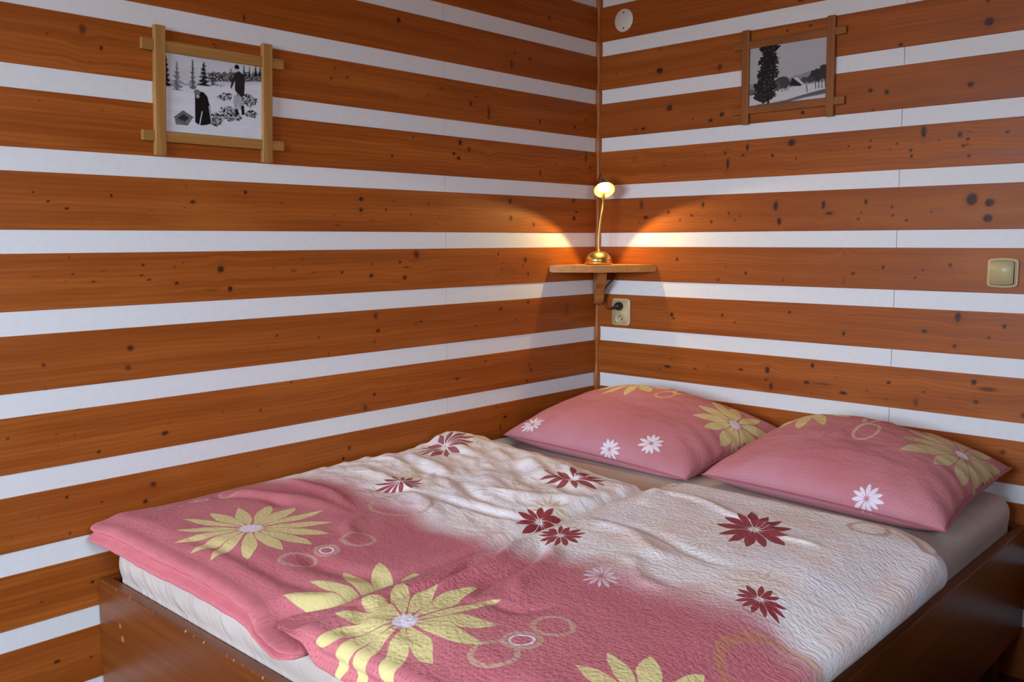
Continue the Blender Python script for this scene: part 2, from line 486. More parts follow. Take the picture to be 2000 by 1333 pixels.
KNOTS_L = [(-1.946,1.673,0.004,0.003,0.8),(-1.87,1.695,0.013,0.021,0.55),(-1.831,1.66,0.006,0.008,0.8),(-1.857,1.622,0.003,0.006,0.4),(-1.969,1.528,0.003,0.002,0.7),(-1.837,1.52,0.005,0.003,0.6),(-1.742,1.527,0.005,0.003,0.6),(-1.806,1.48,0.008,0.002,0.5),(-1.467,1.788,0.005,0.016,0.7),(-1.912,1.614,0.011,0.008,0.25),(-1.817,1.684,0.007,0.004,0.3),(-0.961,1.868,0.011,0.01,1),(-0.285,1.986,0.013,0.012,0.6),(-0.197,2.02,0.009,0.008,0.5),(-0.468,1.989,0.007,0.007,0.4),(-0.637,1.858,0.007,0.005,0.6),(-0.461,1.846,0.008,0.005,0.7),(-0.385,1.838,0.011,0.007,0.8),(-0.477,1.808,0.012,0.022,0.6),(-0.645,1.806,0.006,0.004,0.4),(-1.191,1.7,0.008,0.012,0.45),(-1.205,1.671,0.006,0.005,0.8),(-1.15,1.681,0.008,0.005,0.8),(-0.973,1.647,0.006,0.004,0.6),(-0.846,1.666,0.006,0.005,0.7),(-0.796,1.693,0.01,0.007,0.5),(-0.731,1.684,0.006,0.005,0.5),(-0.667,1.658,0.008,0.009,1),(-0.644,1.683,0.009,0.008,0.55),(-0.586,1.638,0.011,0.038,0.6),(-0.333,1.633,0.009,0.013,0.7),(-0.142,1.632,0.008,0.01,0.8),(-0.078,1.663,0.01,0.012,0.5),(-0.911,1.534,0.006,0.006,0.8),(-0.969,1.499,0.005,0.004,0.6),(-0.994,1.473,0.006,0.006,1),(-0.716,1.534,0.01,0.013,0.9),(-0.677,1.514,0.008,0.009,0.9),(-0.744,1.497,0.009,0.007,1),(-0.724,1.485,0.011,0.007,1),(-1.143,1.504,0.004,0.003,0.5),(-1.156,1.461,0.005,0.002,0.5),(-0.541,1.475,0.006,0.003,0.5),(-0.332,1.458,0.007,0.018,0.7),(-0.078,1.527,0.01,0.028,0.6),(-0.051,1.491,0.017,0.012,0.5),(-0.251,1.492,0.018,0.012,0.4),(-1.994,1.333,0.004,0.004,0.8),(-1.964,1.314,0.005,0.004,0.9),(-1.925,1.299,0.007,0.004,1),(-1.825,1.331,0.005,0.004,1),(-1.734,1.301,0.015,0.001,0.7),(-1.643,1.359,0.003,0.008,0.6),(-1.626,1.322,0.009,0.006,1),(-1.649,1.308,0.005,0.004,0.6),(-1.481,1.35,0.007,0.007,0.9),(-1.459,1.325,0.004,0.003,0.6),(-1.375,1.325,0.006,0.004,0.8),(-1.31,1.349,0.019,0.002,0.5),(-1.873,1.27,0.003,0.003,0.5),(-1.927,1.191,0.005,0.003,0.9),(-1.921,1.153,0.005,0.003,0.7),(-1.936,1.137,0.004,0.003,0.7),(-1.852,1.158,0.005,0.003,0.7),(-1.876,1.135,0.006,0.004,0.8),(-1.759,1.17,0.005,0.004,0.9),(-1.764,1.146,0.006,0.003,1),(-1.746,1.135,0.009,0.004,0.8),(-1.658,1.173,0.005,0.003,0.8),(-1.681,1.163,0.006,0.003,0.8),(-1.677,1.124,0.007,0.005,1),(-1.559,1.155,0.013,0.013,0.85),(-1.534,1.104,0.01,0.011,0.85),(-1.583,1.104,0.038,0.005,0.45),(-1.998,1.151,0.025,0.004,0.4),(-1.425,1.173,0.004,0.002,0.5),(-1.403,1.156,0.011,0.002,0.5),(-1.339,1.145,0.011,0.003,0.7),(-1.314,1.175,0.004,0.003,0.5),(-1.799,0.975,0.012,0.011,0.75),(-1.807,0.929,0.011,0.01,0.65),(-1.994,0.955,0.006,0.005,1),(-1.656,1.014,0.008,0.003,0.7),(-1.402,0.973,0.005,0.004,0.9),(-1.432,0.945,0.003,0.003,0.8),(-1.523,0.938,0.003,0.003,0.7),(-1.66,0.915,0.002,0.003,0.5),(-1.344,0.903,0.006,0.003,0.6),(-1.111,1.345,0.011,0.008,1),(-1.112,1.314,0.009,0.007,1),(-0.991,1.344,0.005,0.004,0.6),(-1.021,1.316,0.006,0.004,0.9),(-0.853,1.337,0.006,0.005,0.8),(-0.924,1.303,0.005,0.004,0.8),(-0.826,1.277,0.007,0.003,0.6),(-1.197,1.269,0.017,0.001,0.8),(-1.207,1.295,0.011,0.001,0.6),(-1.076,1.285,0.021,0.001,0.5),(-1.275,1.316,0.004,0.003,0.5),(-0.701,1.322,0.004,0.003,0.5),(-0.695,1.265,0.007,0.004,0.5),(-0.486,1.356,0.013,0.015,0.7),(-0.482,1.3,0.011,0.012,0.9),(-0.367,1.281,0.012,0.012,0.65),(-0.334,1.331,0.008,0.005,0.6),(-0.148,1.368,0.017,0.013,0.6),(-0.132,1.327,0.008,0.006,0.9),(-0.145,1.304,0.012,0.011,1),(-1.315,1.175,0.006,0.006,0.3),(-1.233,1.173,0.004,0.004,0.5),(-1.183,1.137,0.008,0.006,0.8),(-1.346,1.145,0.009,0.003,0.7),(-1.282,1.139,0.006,0.004,0.6),(-1.078,1.158,0.006,0.004,0.9),(-1.081,1.2,0.006,0.003,0.8),(-1.08,1.124,0.01,0.006,1),(-0.905,1.183,0.017,0.02,0.7),(-0.971,1.161,0.009,0.006,0.8),(-0.945,1.146,0.014,0.004,0.8),(-0.953,1.115,0.01,0.009,1),(-1.2,1.1,0.003,0.002,0.7),(-0.545,1.179,0.007,0.008,0.8),(-0.52,1.149,0.005,0.004,0.7),(-0.528,1.13,0.005,0.005,0.7),(-0.557,1.106,0.006,0.004,0.7),(-0.476,1.119,0.006,0.004,0.7),(-0.41,1.158,0.009,0.011,1),(-0.423,1.138,0.007,0.005,0.9),(-0.396,1.108,0.008,0.013,0.7),(-0.616,1.178,0.004,0.003,0.5),(-0.605,1.152,0.004,0.002,0.5),(-0.617,1.131,0.004,0.003,0.5),(-0.707,1.157,0.005,0.003,0.4),(-0.827,1.122,0.004,0.002,0.4),(-1.067,1.005,0.013,0.016,0.6),(-1.059,0.961,0.012,0.007,0.85),(-1.073,0.93,0.012,0.011,0.45),(-1.268,0.958,0.005,0.004,1),(-1.236,0.909,0.005,0.006,0.6),(-1.343,0.903,0.006,0.004,0.6),(-0.891,0.977,0.012,0.004,0.8),(-0.911,0.968,0.007,0.003,0.7),(-0.966,0.963,0.019,0.003,0.5),(-0.773,1.02,0.006,0.005,0.5),(-0.652,0.948,0.006,0.005,0.7),(-0.534,0.995,0.012,0.007,0.8),(-0.396,1.011,0.008,0.008,0.9),(-0.46,0.953,0.006,0.004,0.8),(-0.32,0.966,0.007,0.005,0.6),(-0.186,0.976,0.02,0.041,0.4),(-0.206,0.954,0.007,0.006,0.6),(-0.795,0.91,0.003,0.004,0.6),(-0.771,0.971,0.004,0.002,0.4),(-0.608,0.823,0.01,0.005,0.7),(-0.74,0.78,0.016,0.005,0.8),(-0.631,0.774,0.091,0.002,0.35),(-0.549,0.786,0.009,0.003,0.6),(-0.686,0.818,0.026,0.002,0.5),(-0.39,0.789,0.01,0.014,0.5),(-0.38,0.771,0.007,0.006,0.9),(-0.403,0.734,0.01,0.01,0.6),(-0.176,0.811,0.007,0.012,0.4),(-1.077,0.772,0.008,0.006,0.9),(-0.948,0.766,0.006,0.004,0.7),(-0.915,0.759,0.004,0.004,0.5),(-1.361,0.843,0.006,0.005,0.7),(-1.285,0.777,0.003,0.003,0.5),(-2.005,0.97,0.0,0.0,0.1),(-1.975,0.795,0.003,0.002,1),(-2.076,0.802,0.004,0.003,1),(-1.937,0.788,0.004,0.002,0.7),(-1.973,0.769,0.002,0.002,0.8),(-1.885,0.74,0.005,0.005,1),(-1.724,0.758,0.013,0.009,0.75),(-1.715,0.781,0.009,0.002,0.5),(-1.568,0.792,0.003,0.007,0.6),(-1.76,0.637,0.011,0.01,0.75),(-1.781,0.599,0.01,0.009,0.75),(-1.962,0.648,0.005,0.005,0.9),(-1.885,0.62,0.003,0.004,1),(-2.022,0.614,0.004,0.003,0.9),(-1.624,0.655,0.002,0.003,0.6),(-1.597,0.617,0.003,0.002,0.5),(-1.927,0.846,0.014,0.002,0.6),(-1.993,0.9,0.007,0.001,0.8),(-1.459,0.778,0.007,0.007,0.6),(-1.456,0.765,0.003,0.003,0.5),(-1.569,0.79,0.002,0.004,0.7),(-1.077,0.771,0.009,0.006,0.9),(-1.112,0.737,0.015,0.016,0.55),(-1.285,0.776,0.002,0.002,0.5),(-1.173,0.626,0.007,0.008,0.95),(-1.195,0.599,0.007,0.006,0.95),(-1.474,0.628,0.003,0.004,0.8),(-1.322,0.614,0.003,0.003,0.5),(-1.437,0.605,0.003,0.003,0.5),(-0.9,0.663,0.003,0.003,0.5),(-0.63,0.621,0.004,0.003,0.6),(-0.515,0.621,0.011,0.006,0.95),(-0.539,0.588,0.009,0.016,0.6),(-0.558,0.662,0.017,0.006,0.5),(-1.344,0.903,0.006,0.002,0.7),(-1.361,0.841,0.005,0.003,0.7),(-2.082,0.581,0.003,0.003,0.9),(-1.96,0.563,0.004,0.004,0.95),(-1.916,0.435,0.006,0.005,1),(-2.029,0.421,0.007,0.005,0.6),(-2.004,0.271,0.011,0.005,0.9),(-1.928,0.255,0.005,0.003,0.8),(-1.967,0.412,0.006,0.003,0.4)]
KNOTS_R = [(0.272,1.814,0.017,0.014,0.95),(0.509,1.796,0.014,0.021,0.6),(0.083,1.83,0.009,0.007,0.5),(0.27,1.889,0.01,0.008,0.5),(0.147,1.96,0.007,0.007,0.5),(0.339,1.998,0.006,0.004,0.5),(0.315,1.683,0.017,0.014,0.85),(0.522,1.641,0.012,0.01,1),(0.479,1.625,0.01,0.008,1),(0.41,1.636,0.006,0.004,0.8),(0.271,1.625,0.004,0.003,0.8),(0.206,1.621,0.01,0.007,1),(0.173,1.62,0.008,0.005,0.8),(0.596,1.685,0.005,0.011,0.9),(0.806,1.62,0.008,0.008,1),(0.747,1.877,0.005,0.005,1),(0.823,1.881,0.007,0.005,0.9),(0.788,1.96,0.018,0.006,0.7),(0.712,1.629,0.005,0.004,0.5),(1.094,1.857,0.004,0.004,0.5),(1.099,1.784,0.011,0.008,0.8),(1.331,1.81,0.017,0.016,1),(1.325,1.865,0.006,0.005,0.9),(0.979,1.856,0.004,0.003,0.5),(1.016,1.663,0.01,0.008,0.95),(1.064,1.654,0.009,0.009,0.95),(1.293,1.649,0.012,0.01,1),(1.026,1.606,0.008,0.006,0.6),(0.619,1.526,0.007,0.018,0.85),(0.616,1.611,0.005,0.01,0.6),(0.537,1.512,0.007,0.009,0.8),(0.548,1.477,0.007,0.028,0.85),(0.603,1.502,0.01,0.007,0.7),(0.459,1.51,0.005,0.01,0.5),(0.296,1.484,0.005,0.012,0.55),(0.17,1.515,0.029,0.024,0.35),(0.708,1.494,0.008,0.007,0.95),(0.773,1.53,0.019,0.018,0.75),(0.789,1.479,0.004,0.009,0.7),(0.202,1.352,0.014,0.028,0.6),(0.221,1.306,0.015,0.008,0.95),(0.195,1.286,0.007,0.004,0.7),(0.317,1.322,0.009,0.01,0.75),(0.412,1.309,0.009,0.008,0.7),(0.366,1.295,0.007,0.005,0.8),(0.456,1.345,0.008,0.012,0.95),(0.455,1.296,0.006,0.004,0.5),(0.49,1.286,0.007,0.012,0.75),(0.556,1.313,0.008,0.008,0.7),(0.579,1.29,0.005,0.011,0.6),(0.598,1.303,0.007,0.005,0.6),(0.725,1.333,0.012,0.022,0.85),(0.738,1.284,0.01,0.018,0.85),(0.684,1.305,0.057,0.003,0.45),(0.356,1.157,0.008,0.009,0.8),(0.074,1.313,0.008,0.005,0.4),(0.344,1.485,0.11,0.005,0.3),(1.173,1.53,0.01,0.023,0.95),(1.022,1.517,0.006,0.005,0.85),(0.956,1.505,0.007,0.005,0.75),(1.02,1.498,0.007,0.006,0.85),(0.897,1.495,0.004,0.004,0.7),(1.1,1.502,0.005,0.004,0.9),(1.082,1.489,0.004,0.004,0.7),(1.14,1.481,0.007,0.005,1),(1.143,1.464,0.006,0.006,1),(1.217,1.504,0.007,0.004,0.8),(1.272,1.515,0.009,0.011,0.9),(1.296,1.521,0.007,0.005,0.6),(1.293,1.501,0.007,0.005,0.95),(1.282,1.484,0.007,0.006,0.95),(1.293,1.486,0.004,0.005,0.9),(1.297,1.455,0.006,0.007,0.95),(1.392,1.512,0.009,0.005,0.95),(1.106,1.523,0.005,0.003,0.3),(1.131,1.513,0.003,0.002,0.4),(0.884,1.332,0.009,0.019,0.85),(0.903,1.305,0.021,0.008,0.7),(1.016,1.337,0.007,0.013,0.85),(1.003,1.305,0.007,0.004,0.8),(0.995,1.286,0.007,0.007,0.75),(1.094,1.319,0.006,0.007,0.8),(1.097,1.295,0.007,0.005,0.8),(1.137,1.28,0.007,0.005,0.95),(1.206,1.304,0.006,0.004,0.8),(1.218,1.313,0.004,0.003,0.7),(1.312,1.335,0.021,0.024,1),(1.357,1.325,0.017,0.016,0.95),(1.355,1.282,0.018,0.015,1),(0.953,1.183,0.008,0.02,0.35),(0.356,1.156,0.007,0.007,0.7),(0.338,1.128,0.005,0.004,0.5),(0.443,1.135,0.005,0.004,0.5),(0.548,1.135,0.005,0.004,0.7),(0.624,1.115,0.009,0.008,0.8),(0.521,1.09,0.014,0.015,0.5),(0.757,1.095,0.005,0.006,0.8),(0.338,0.961,0.011,0.012,0.8),(0.346,0.948,0.008,0.006,0.8),(0.54,0.969,0.006,0.007,0.9),(0.588,0.948,0.005,0.005,0.8),(0.653,0.955,0.004,0.003,0.7),(0.783,0.992,0.007,0.007,0.85),(0.34,0.799,0.005,0.007,0.6),(0.324,0.773,0.021,0.006,0.85),(0.291,0.762,0.009,0.006,0.6),(0.437,0.776,0.011,0.005,0.7),(0.486,0.787,0.011,0.003,0.6),(0.615,0.79,0.015,0.005,0.85),(0.711,0.798,0.012,0.015,0.9),(0.708,0.765,0.008,0.007,0.7),(0.726,0.745,0.01,0.019,0.7),(0.866,0.827,0.008,0.011,0.95),(0.849,0.771,0.012,0.007,1),(0.865,0.739,0.004,0.006,0.6),(0.514,0.786,0.15,0.004,0.35),(0.901,0.771,0.051,0.006,0.5),(0.573,0.659,0.012,0.007,0.7),(1.075,1.142,0.007,0.007,0.9),(0.985,1.121,0.009,0.006,0.9),(1.189,1.137,0.006,0.004,0.8),(1.168,1.114,0.005,0.006,0.8),(1.264,1.151,0.009,0.01,0.7),(1.298,1.13,0.004,0.003,0.6),(1.277,1.112,0.007,0.003,0.5),(0.957,1.099,0.012,0.023,0.4),(0.958,1.173,0.005,0.029,0.25),(1.291,1.004,0.012,0.019,0.95),(1.286,0.922,0.007,0.008,0.95),(1.201,0.959,0.011,0.007,0.9),(0.963,0.936,0.007,0.011,0.8),(1.058,0.941,0.004,0.004,0.6),(1.412,0.986,0.008,0.01,0.85),(1.374,0.952,0.007,0.005,0.8),(1.106,0.798,0.01,0.006,0.9),(0.946,0.798,0.005,0.004,0.5),(1.042,0.764,0.007,0.004,0.6),(1.209,0.781,0.008,0.005,0.7),(1.187,0.747,0.013,0.022,0.5),(0.968,0.75,0.021,0.008,0.8),(1.342,0.824,0.009,0.01,1),(1.379,0.807,0.037,0.011,0.6),(1.35,0.768,0.01,0.01,0.7),(1.282,0.774,0.004,0.003,0.8),(1.404,0.783,0.004,0.003,0.7),(1.101,0.747,0.005,0.006,0.5),(1.425,0.636,0.014,0.012,0.6),(1.47,0.746,0.009,0.015,0.6)]


def filler_knots(n, s0, s1, seed):
    r = random.Random(seed)
    return [(r.uniform(s0, s1), r.uniform(0.05, 2.3), r.uniform(.003, .010), r.uniform(.003, .012), r.uniform(.5, 1)) for _ in range(n)]
striped_wall('wall_left', 'x', YB, 0.0, KNOTS_L, dense=(-2.20, 0.0), joints=(-2.95, -0.78), sign=1.0)
striped_wall('wall_right', 'y', 0.0, XF, KNOTS_R, dense=(0.0, 1.56), joints=(1.11, 2.6), sign=-1.0)


def back_wall():
    bm = bmesh.new()
    x0, x1, z0, z1 = WIN
    for a, b in (((0, YB - 0.18, 0), (x0, YB, ZC)), ((x1, YB - 0.18, 0), (XF, YB, ZC)),
                 ((x0, YB - 0.18, 0), (x1, YB, z0)), ((x0, YB - 0.18, z1), (x1, YB, ZC))):
        add_box(bm, a, b)
    return struct(link('wall_back', me_from(bm), plain('back_wall_boards', srgb(96, 54, 26), 0.6)))
back_wall()
def far_wall():
    bm = bmesh.new()
    y0, y1, z0, z1 = FILL_WIN
    for a, b in (((XF, YB, 0), (XF + 0.16, y0, ZC)), ((XF, y1, 0), (XF + 0.16, 0.0, ZC)),
                 ((XF, y0, 0), (XF + 0.16, y1, z0)), ((XF, y0, z1), (XF + 0.16, y1, ZC))):
        add_box(bm, a, b)
    struct(link('wall_far', me_from(bm), plain('far_wall_boards', srgb(112, 62, 28), 0.6)))
    bm = bmesh.new()  # frame of the unseen window, added to brighten left wall and bed
    for a, b in (((XF + 0.05, y0, z0), (XF + 0.10, y0 + 0.05, z1)), ((XF + 0.05, y1 - 0.05, z0), (XF + 0.10, y1, z1)),
                 ((XF + 0.05, y0, z0), (XF + 0.10, y1, z0 + 0.05)), ((XF + 0.05, y0, z1 - 0.05), (XF + 0.10, y1, z1)),
                 ((XF + 0.05, (y0 + y1) / 2 - 0.03, z0), (XF + 0.10, (y0 + y1) / 2 + 0.03, z1))):
        add_box(bm, a, b, 0.004)
    struct(link('added_fill_window', me_from(bm), plain('fill_window_frame_paint', srgb(215, 210, 200), 0.4)))
far_wall()

def floor_mat():
    t = NT('dark_floor', 0.45, 0.4)
    v = t.sep(t.coord('Object'))
    n = t.noise(t.comb(t.math('MULTIPLY', v[0], 30.0), t.math('MULTIPLY', v[1], 2.0), 0.0), 1.0, 3.0)
    return t.base(t.mix(n, srgb(70, 46, 30), srgb(96, 64, 42)))
struct(box('floor', (-0.1, YB - 0.2, -0.08), (XF + 0.1, 0.1, 0.0), floor_mat()))
struct(box('ceiling', (-0.1, YB - 0.2, ZC), (XF + 0.1, 0.1, ZC + 0.08), stained_wood('ceiling_boards', srgb(170, 98, 42), srgb(190, 114, 52), 0)))

# window behind the camera: reveal, frame, mullion, sill
x0, x1, z0, z1 = WIN
wf = bmesh.new()
for a, b in (((x0, YB - 0.12, z0), (x0 + 0.05, YB - 0.06, z1)), ((x1 - 0.05, YB - 0.12, z0), (x1, YB - 0.06, z1)),
             ((x0, YB - 0.12, z0), (x1, YB - 0.06, z0 + 0.05)), ((x0, YB - 0.12, z1 - 0.05), (x1, YB - 0.06, z1)),
             (((x0 + x1) / 2 - 0.035, YB - 0.12, z0), ((x0 + x1) / 2 + 0.035, YB - 0.06, z1))):
    add_box(wf, a, b, 0.004)
struct(link('window_1', me_from(wf), plain('window_frame_paint', srgb(215, 210, 200), 0.4)))
struct(box('trim_1', (x0 - 0.04, YB - 0.02, z0 - 0.03), (x1 + 0.04, YB + 0.10, z0), plain('sill_paint', srgb(200, 190, 175), 0.4), bevel=0.004))

# moulding up the corner: it shows wide at the white strips and narrow where the boards meet it
def corner_trim():
    n = 420; k = 10
    zs = np.linspace(0.0, ZC, n)
    P = np.zeros((n, k + 3, 3))
    for i, z in enumerate(zs):
        d = min(abs(z - (a + b) / 2) for a, b in bands)
        w = 0.0095 + 0.0075 * math.exp(-(max(0.0, d - 0.012) / 0.030) ** 2)
        for j in range(k + 3):
            if j == 0: p = (0.0, -w)
            elif j == k + 2: p = (w, 0.0)
            else:
                a = (j - 1) / k * PI / 2
                # convex face towards the room
                r = w * (1.0 + 0.10 * math.sin(2 * a))
                p = (r * math.sin(a), -r * math.cos(a))
            P[i, j] = (p[0] + 0.002, p[1] - 0.002, z)
    me = grid_mesh(P)
    return struct(link('trim_2', me, stained_wood('corner_moulding_wood', srgb(150, 84, 38), srgb(176, 104, 52), 2), smooth=True))
corner_trim()

# ------------------------------------------------------------------ bed
MT = -0.715 + H                 # top of the mattress
RT = -0.808 + H                 # top of the boards round it
M_BED = stained_wood('bed_veneer', srgb(104, 50, 16), srgb(124, 64, 22), 0, 0.34, 0.8)
M_BEDY = stained_wood('bed_veneer_side', srgb(104, 50, 16), srgb(124, 64, 22), 1, 0.34, 0.8)

def foot_board_mat():
    t = NT('scuffed_bed_veneer', 0.34, 0.45)
    v = t.sep(t.coord('Object'))
    g = t.comb(t.math('MULTIPLY', v[0], 2.0), t.math('MULTIPLY', v[1], 40.0), t.math('MULTIPLY', v[2], 48.0))
    n = t.noise(g, 1.0, 4.0, 0.6, 0.6)
    c = t.mix(t.ss(n, 0.3, 0.7), srgb(104, 50, 16), srgb(124, 64, 22))
    # chips along the worn outer arris
    edge = t.math('MULTIPLY', t.ss(v[2], 0.296, 0.300), t.ss(v[1], -0.008, -0.012))
    ch = t.math('MULTIPLY', edge, t.ss(t.noise(t.comb(t.math('MULTIPLY', v[0], 70.0), 0.0, 0.0), 1.0, 3.0), 0.56, 0.66))
    c = t.mix(ch, c, srgb(222, 168, 96))
    for px, pz, pr in ((-0.635, 0.218, 0.007), (-0.625, 0.190, 0.009)):
        d = t.vmath('LENGTH', t.comb(t.math('SUBTRACT', v[0], px), 0.0, t.math('SUBTRACT', v[2], pz)))
        n_ = t.t.nodes[-1]
        dd = n_.outputs['Value']
        wob = t.math('ADD', dd, t.math('MULTIPLY', t.math('SUBTRACT', t.noise(None, 160.0, 2.0), 0.5), 0.012))
        c = t.mix(t.math('MULTIPLY', t.ss(wob, pr, pr * 0.4), 0.7), c, srgb(214, 130, 84))
    t.bump(n, 0.0004, 0.4)
    return t.base(c)

BX1 = 1.500; BY0 = -1.905
bed = empty('bed', (0.75, -0.95, 0.0), 'low double bed of orange-brown stained wood in the corner of the room', 'bed')
box('foot_board', (0.0065, BY0, -1.110 + H), (BX1, BY0 + 0.026, RT), foot_board_mat(), bed, bevel=0.0022)
box('side_board', (BX1 - 0.026, BY0 + 0.0265, -1.110 + H), (BX1, -0.012, RT), M_BEDY, bed, bevel=0.0022)
box('side_board', (0.0065, BY0 + 0.0265, -1.110 + H), (0.023, -0.012, RT), M_BEDY, bed, bevel=0.002)
box('head_board', (0.0235, -0.034, -1.110 + H), (BX1 - 0.0265, -0.012, RT), M_BED, bed, bevel=0.002)
box('slatted_base', (0.024, BY0 + 0.027, -0.965 + H), (BX1 - 0.027, -0.035, -0.945 + H), M_BED, bed, bevel=0.002)
for lx in (0.03, BX1 - 0.10):
    for ly in (BY0 + 0.03, -0.11):
        box('leg', (lx, ly, 0.0), (lx + 0.06, ly + 0.06, -0.945 + H - 0.021), M_BED, bed, bevel=0.003)

# ------------------------------------------------------------------ mattress with its fitted sheet
def sheet_mat():
    t = NT('cream_sheet', 0.85, 0.15)
    n = t.noise(t.coord('Object'), 9.0, 2.0)
    w = t.noise(t.coord('Object'), 600.0, 1.0)
    v = t.sep(t.coord('Object'))
    # short hanging gathers where the sheet is pulled over the foot corner
    ga = t.noise(t.comb(t.math('ADD', t.math('MULTIPLY', v[0], 26.0), t.math('MULTIPLY', v[2], 14.0)), 0.0, t.math('MULTIPLY', v[2], 5.0)), 1.0, 2.0, 0.5, 0.6)
    mask = t.math('MULTIPLY', t.ss(v[1], -0.86, -0.90), t.ss(v[0], 0.35, -0.45, 0.25, 1.0))
    t.bump(t.math('ADD', t.math('ADD', n, t.math('MULTIPLY', w, 0.06)), t.math('MULTIPLY', t.math('MULTIPLY', ga, mask), 5.0)), 0.004, 0.7)
    t.b.inputs['Sheen Weight'].default_value = 0.04
    return t.base(t.mix(t.ss(n, 0.3, 0.7), srgb(200, 182, 170), srgb(208, 190, 178)))

def rounded_slab(name, x0, x1, y0, y1, z0, z1, rc, re, mat, disp, nu=260, nv=18):
    """slab with rounded vertical corners and soft top edge; disp(point, outward, height fraction) adds puckers"""
    # outline
    per = []
    def arc(cx, cy, a0, k=14):
        for i in range(k + 1):
            a = a0 + i / k * PI / 2
            per.append((cx + rc * math.cos(a), cy + rc * math.sin(a), math.cos(a), math.sin(a)))
    def line(p, q, n_, k):
        for i in range(1, k):
            f = i / k
            per.append((p[0] + (q[0] - p[0]) * f, p[1] + (q[1] - p[1]) * f, n_[0], n_[1]))
    kx = int((x1 - x0) / 0.012); ky = int((y1 - y0) / 0.012)
    arc(x1 - rc, y0 + rc, -PI / 2); line((x1, y0 + rc), (x1, y1 - rc), (1, 0), ky)
    arc(x1 - rc, y1 - rc, 0); line((x1 - rc, y1), (x0 + rc, y1), (0, 1), kx)
    arc(x0 + rc, y1 - rc, PI / 2); line((x0, y1 - rc), (x0, y0 + rc), (-1, 0), ky)
    arc(x0 + rc, y0 + rc, PI); line((x0 + rc, y0), (x1 - rc, y0), (0, -1), kx)
    per = np.array(per)
    n = len(per)
    rings = []
    hz = z1 - z0
    for j in range(nv):                       # side, bottom to top edge
        f = j / (nv - 1)
        z = z0 + f * (hz - re)
        inset = 0.004 * (2 * f - 1) ** 2 if f > 0.5 else 0.0
        rings.append((z, inset))
    for j in range(1, 9):                     # rounded top edge
        a = j / 8 * PI / 2
        rings.append((z1 - re + re * math.sin(a), 0.004 + re * (1 - math.cos(a))))
    P = np.zeros((len(rings), n + 1, 3))
    for i, (z, ins) in enumerate(rings):
        q = per.copy()
        d = disp(q[:, 0], q[:, 1], q[:, 2], q[:, 3], (z - z0) / hz)
        x = q[:, 0] - q[:, 2] * (ins - d); y = q[:, 1] - q[:, 3] * (ins - d)
        P[i, :n] = np.stack([x, y, np.full(n, z)], -1)
        P[i, n] = P[i, 0]
    # top: shrink towards the middle line
    top = [P]
    cx, cy = (x0 + x1) / 2, (y0 + y1) / 2
    last = P[-1]
    extra = []
    for f in (0.97, 0.93, 0.88, 0.8, 0.7, 0.55, 0.35, 0.0):
        r = last.copy(); r[:, 0] = cx + (last[:, 0] - cx) * f; r[:, 1] = cy + (last[:, 1] - cy) * f
        r[:, 2] = z1 + 0.004 * (1 - f)
        extra.append(r)
    bot = []
    for f in (0.0, 0.9):
        r = P[0].copy(); r[:, 0] = cx + (r[:, 0] - cx) * f; r[:, 1] = cy + (r[:, 1] - cy) * f
        bot.append(r)
    A = np.concatenate([np.array(bot), P, np.array(extra)])
    me = grid_mesh(A)
    bm = bmesh.new(); bm.from_mesh(me); bmesh.ops.remove_doubles(bm, verts=bm.verts, dist=1e-6)
    me = me_from(bm)
    return link(name, me, mat, None, True, origin=(cx, cy, z0))

def sheet_pucker(x, y, nx, ny, f):
    foot = np.clip(-ny, 0, 1); right = np.clip(nx, 0, 1)
    mid = math.sin(PI * min(1, max(0, (f - 0.62) / 0.38)))
    # bulging foot side with short vertical gathers near the wall corner, calmer to the right
    g = np.clip(1.2 - x * 1.0, 0.3, 1.0)
    d = foot * (0.014 * mid + 0.0100 * g * mid * gnoise(x * 24 + f * 1.6, np.full_like(x, f * 1.2 + 3), 2))
    d += foot * 0.003 * mid * gnoise(x * 9, np.full_like(x, f * 2), 4)
    d += right * (0.008 * mid + 0.006 * mid * gnoise(y * 5.5, np.full_like(y, f), 9))
    return d

mattress = rounded_slab('mattress', 0.028, BX1 - 0.031, BY0 + 0.031, -0.038, -0.943 + H, MT, 0.05, 0.045, sheet_mat(), sheet_pucker)
tag(mattress, 'thick mattress under a plain cream fitted sheet, gathered at its foot corner', 'mattress')

# ------------------------------------------------------------------ printed bed linen
PINK = srgb(208, 118, 122)
CREAM = srgb(252, 242, 236)
YEL = srgb(226, 206, 140)
RED = srgb(160, 58, 62)
WHT = srgb(240, 226, 232)

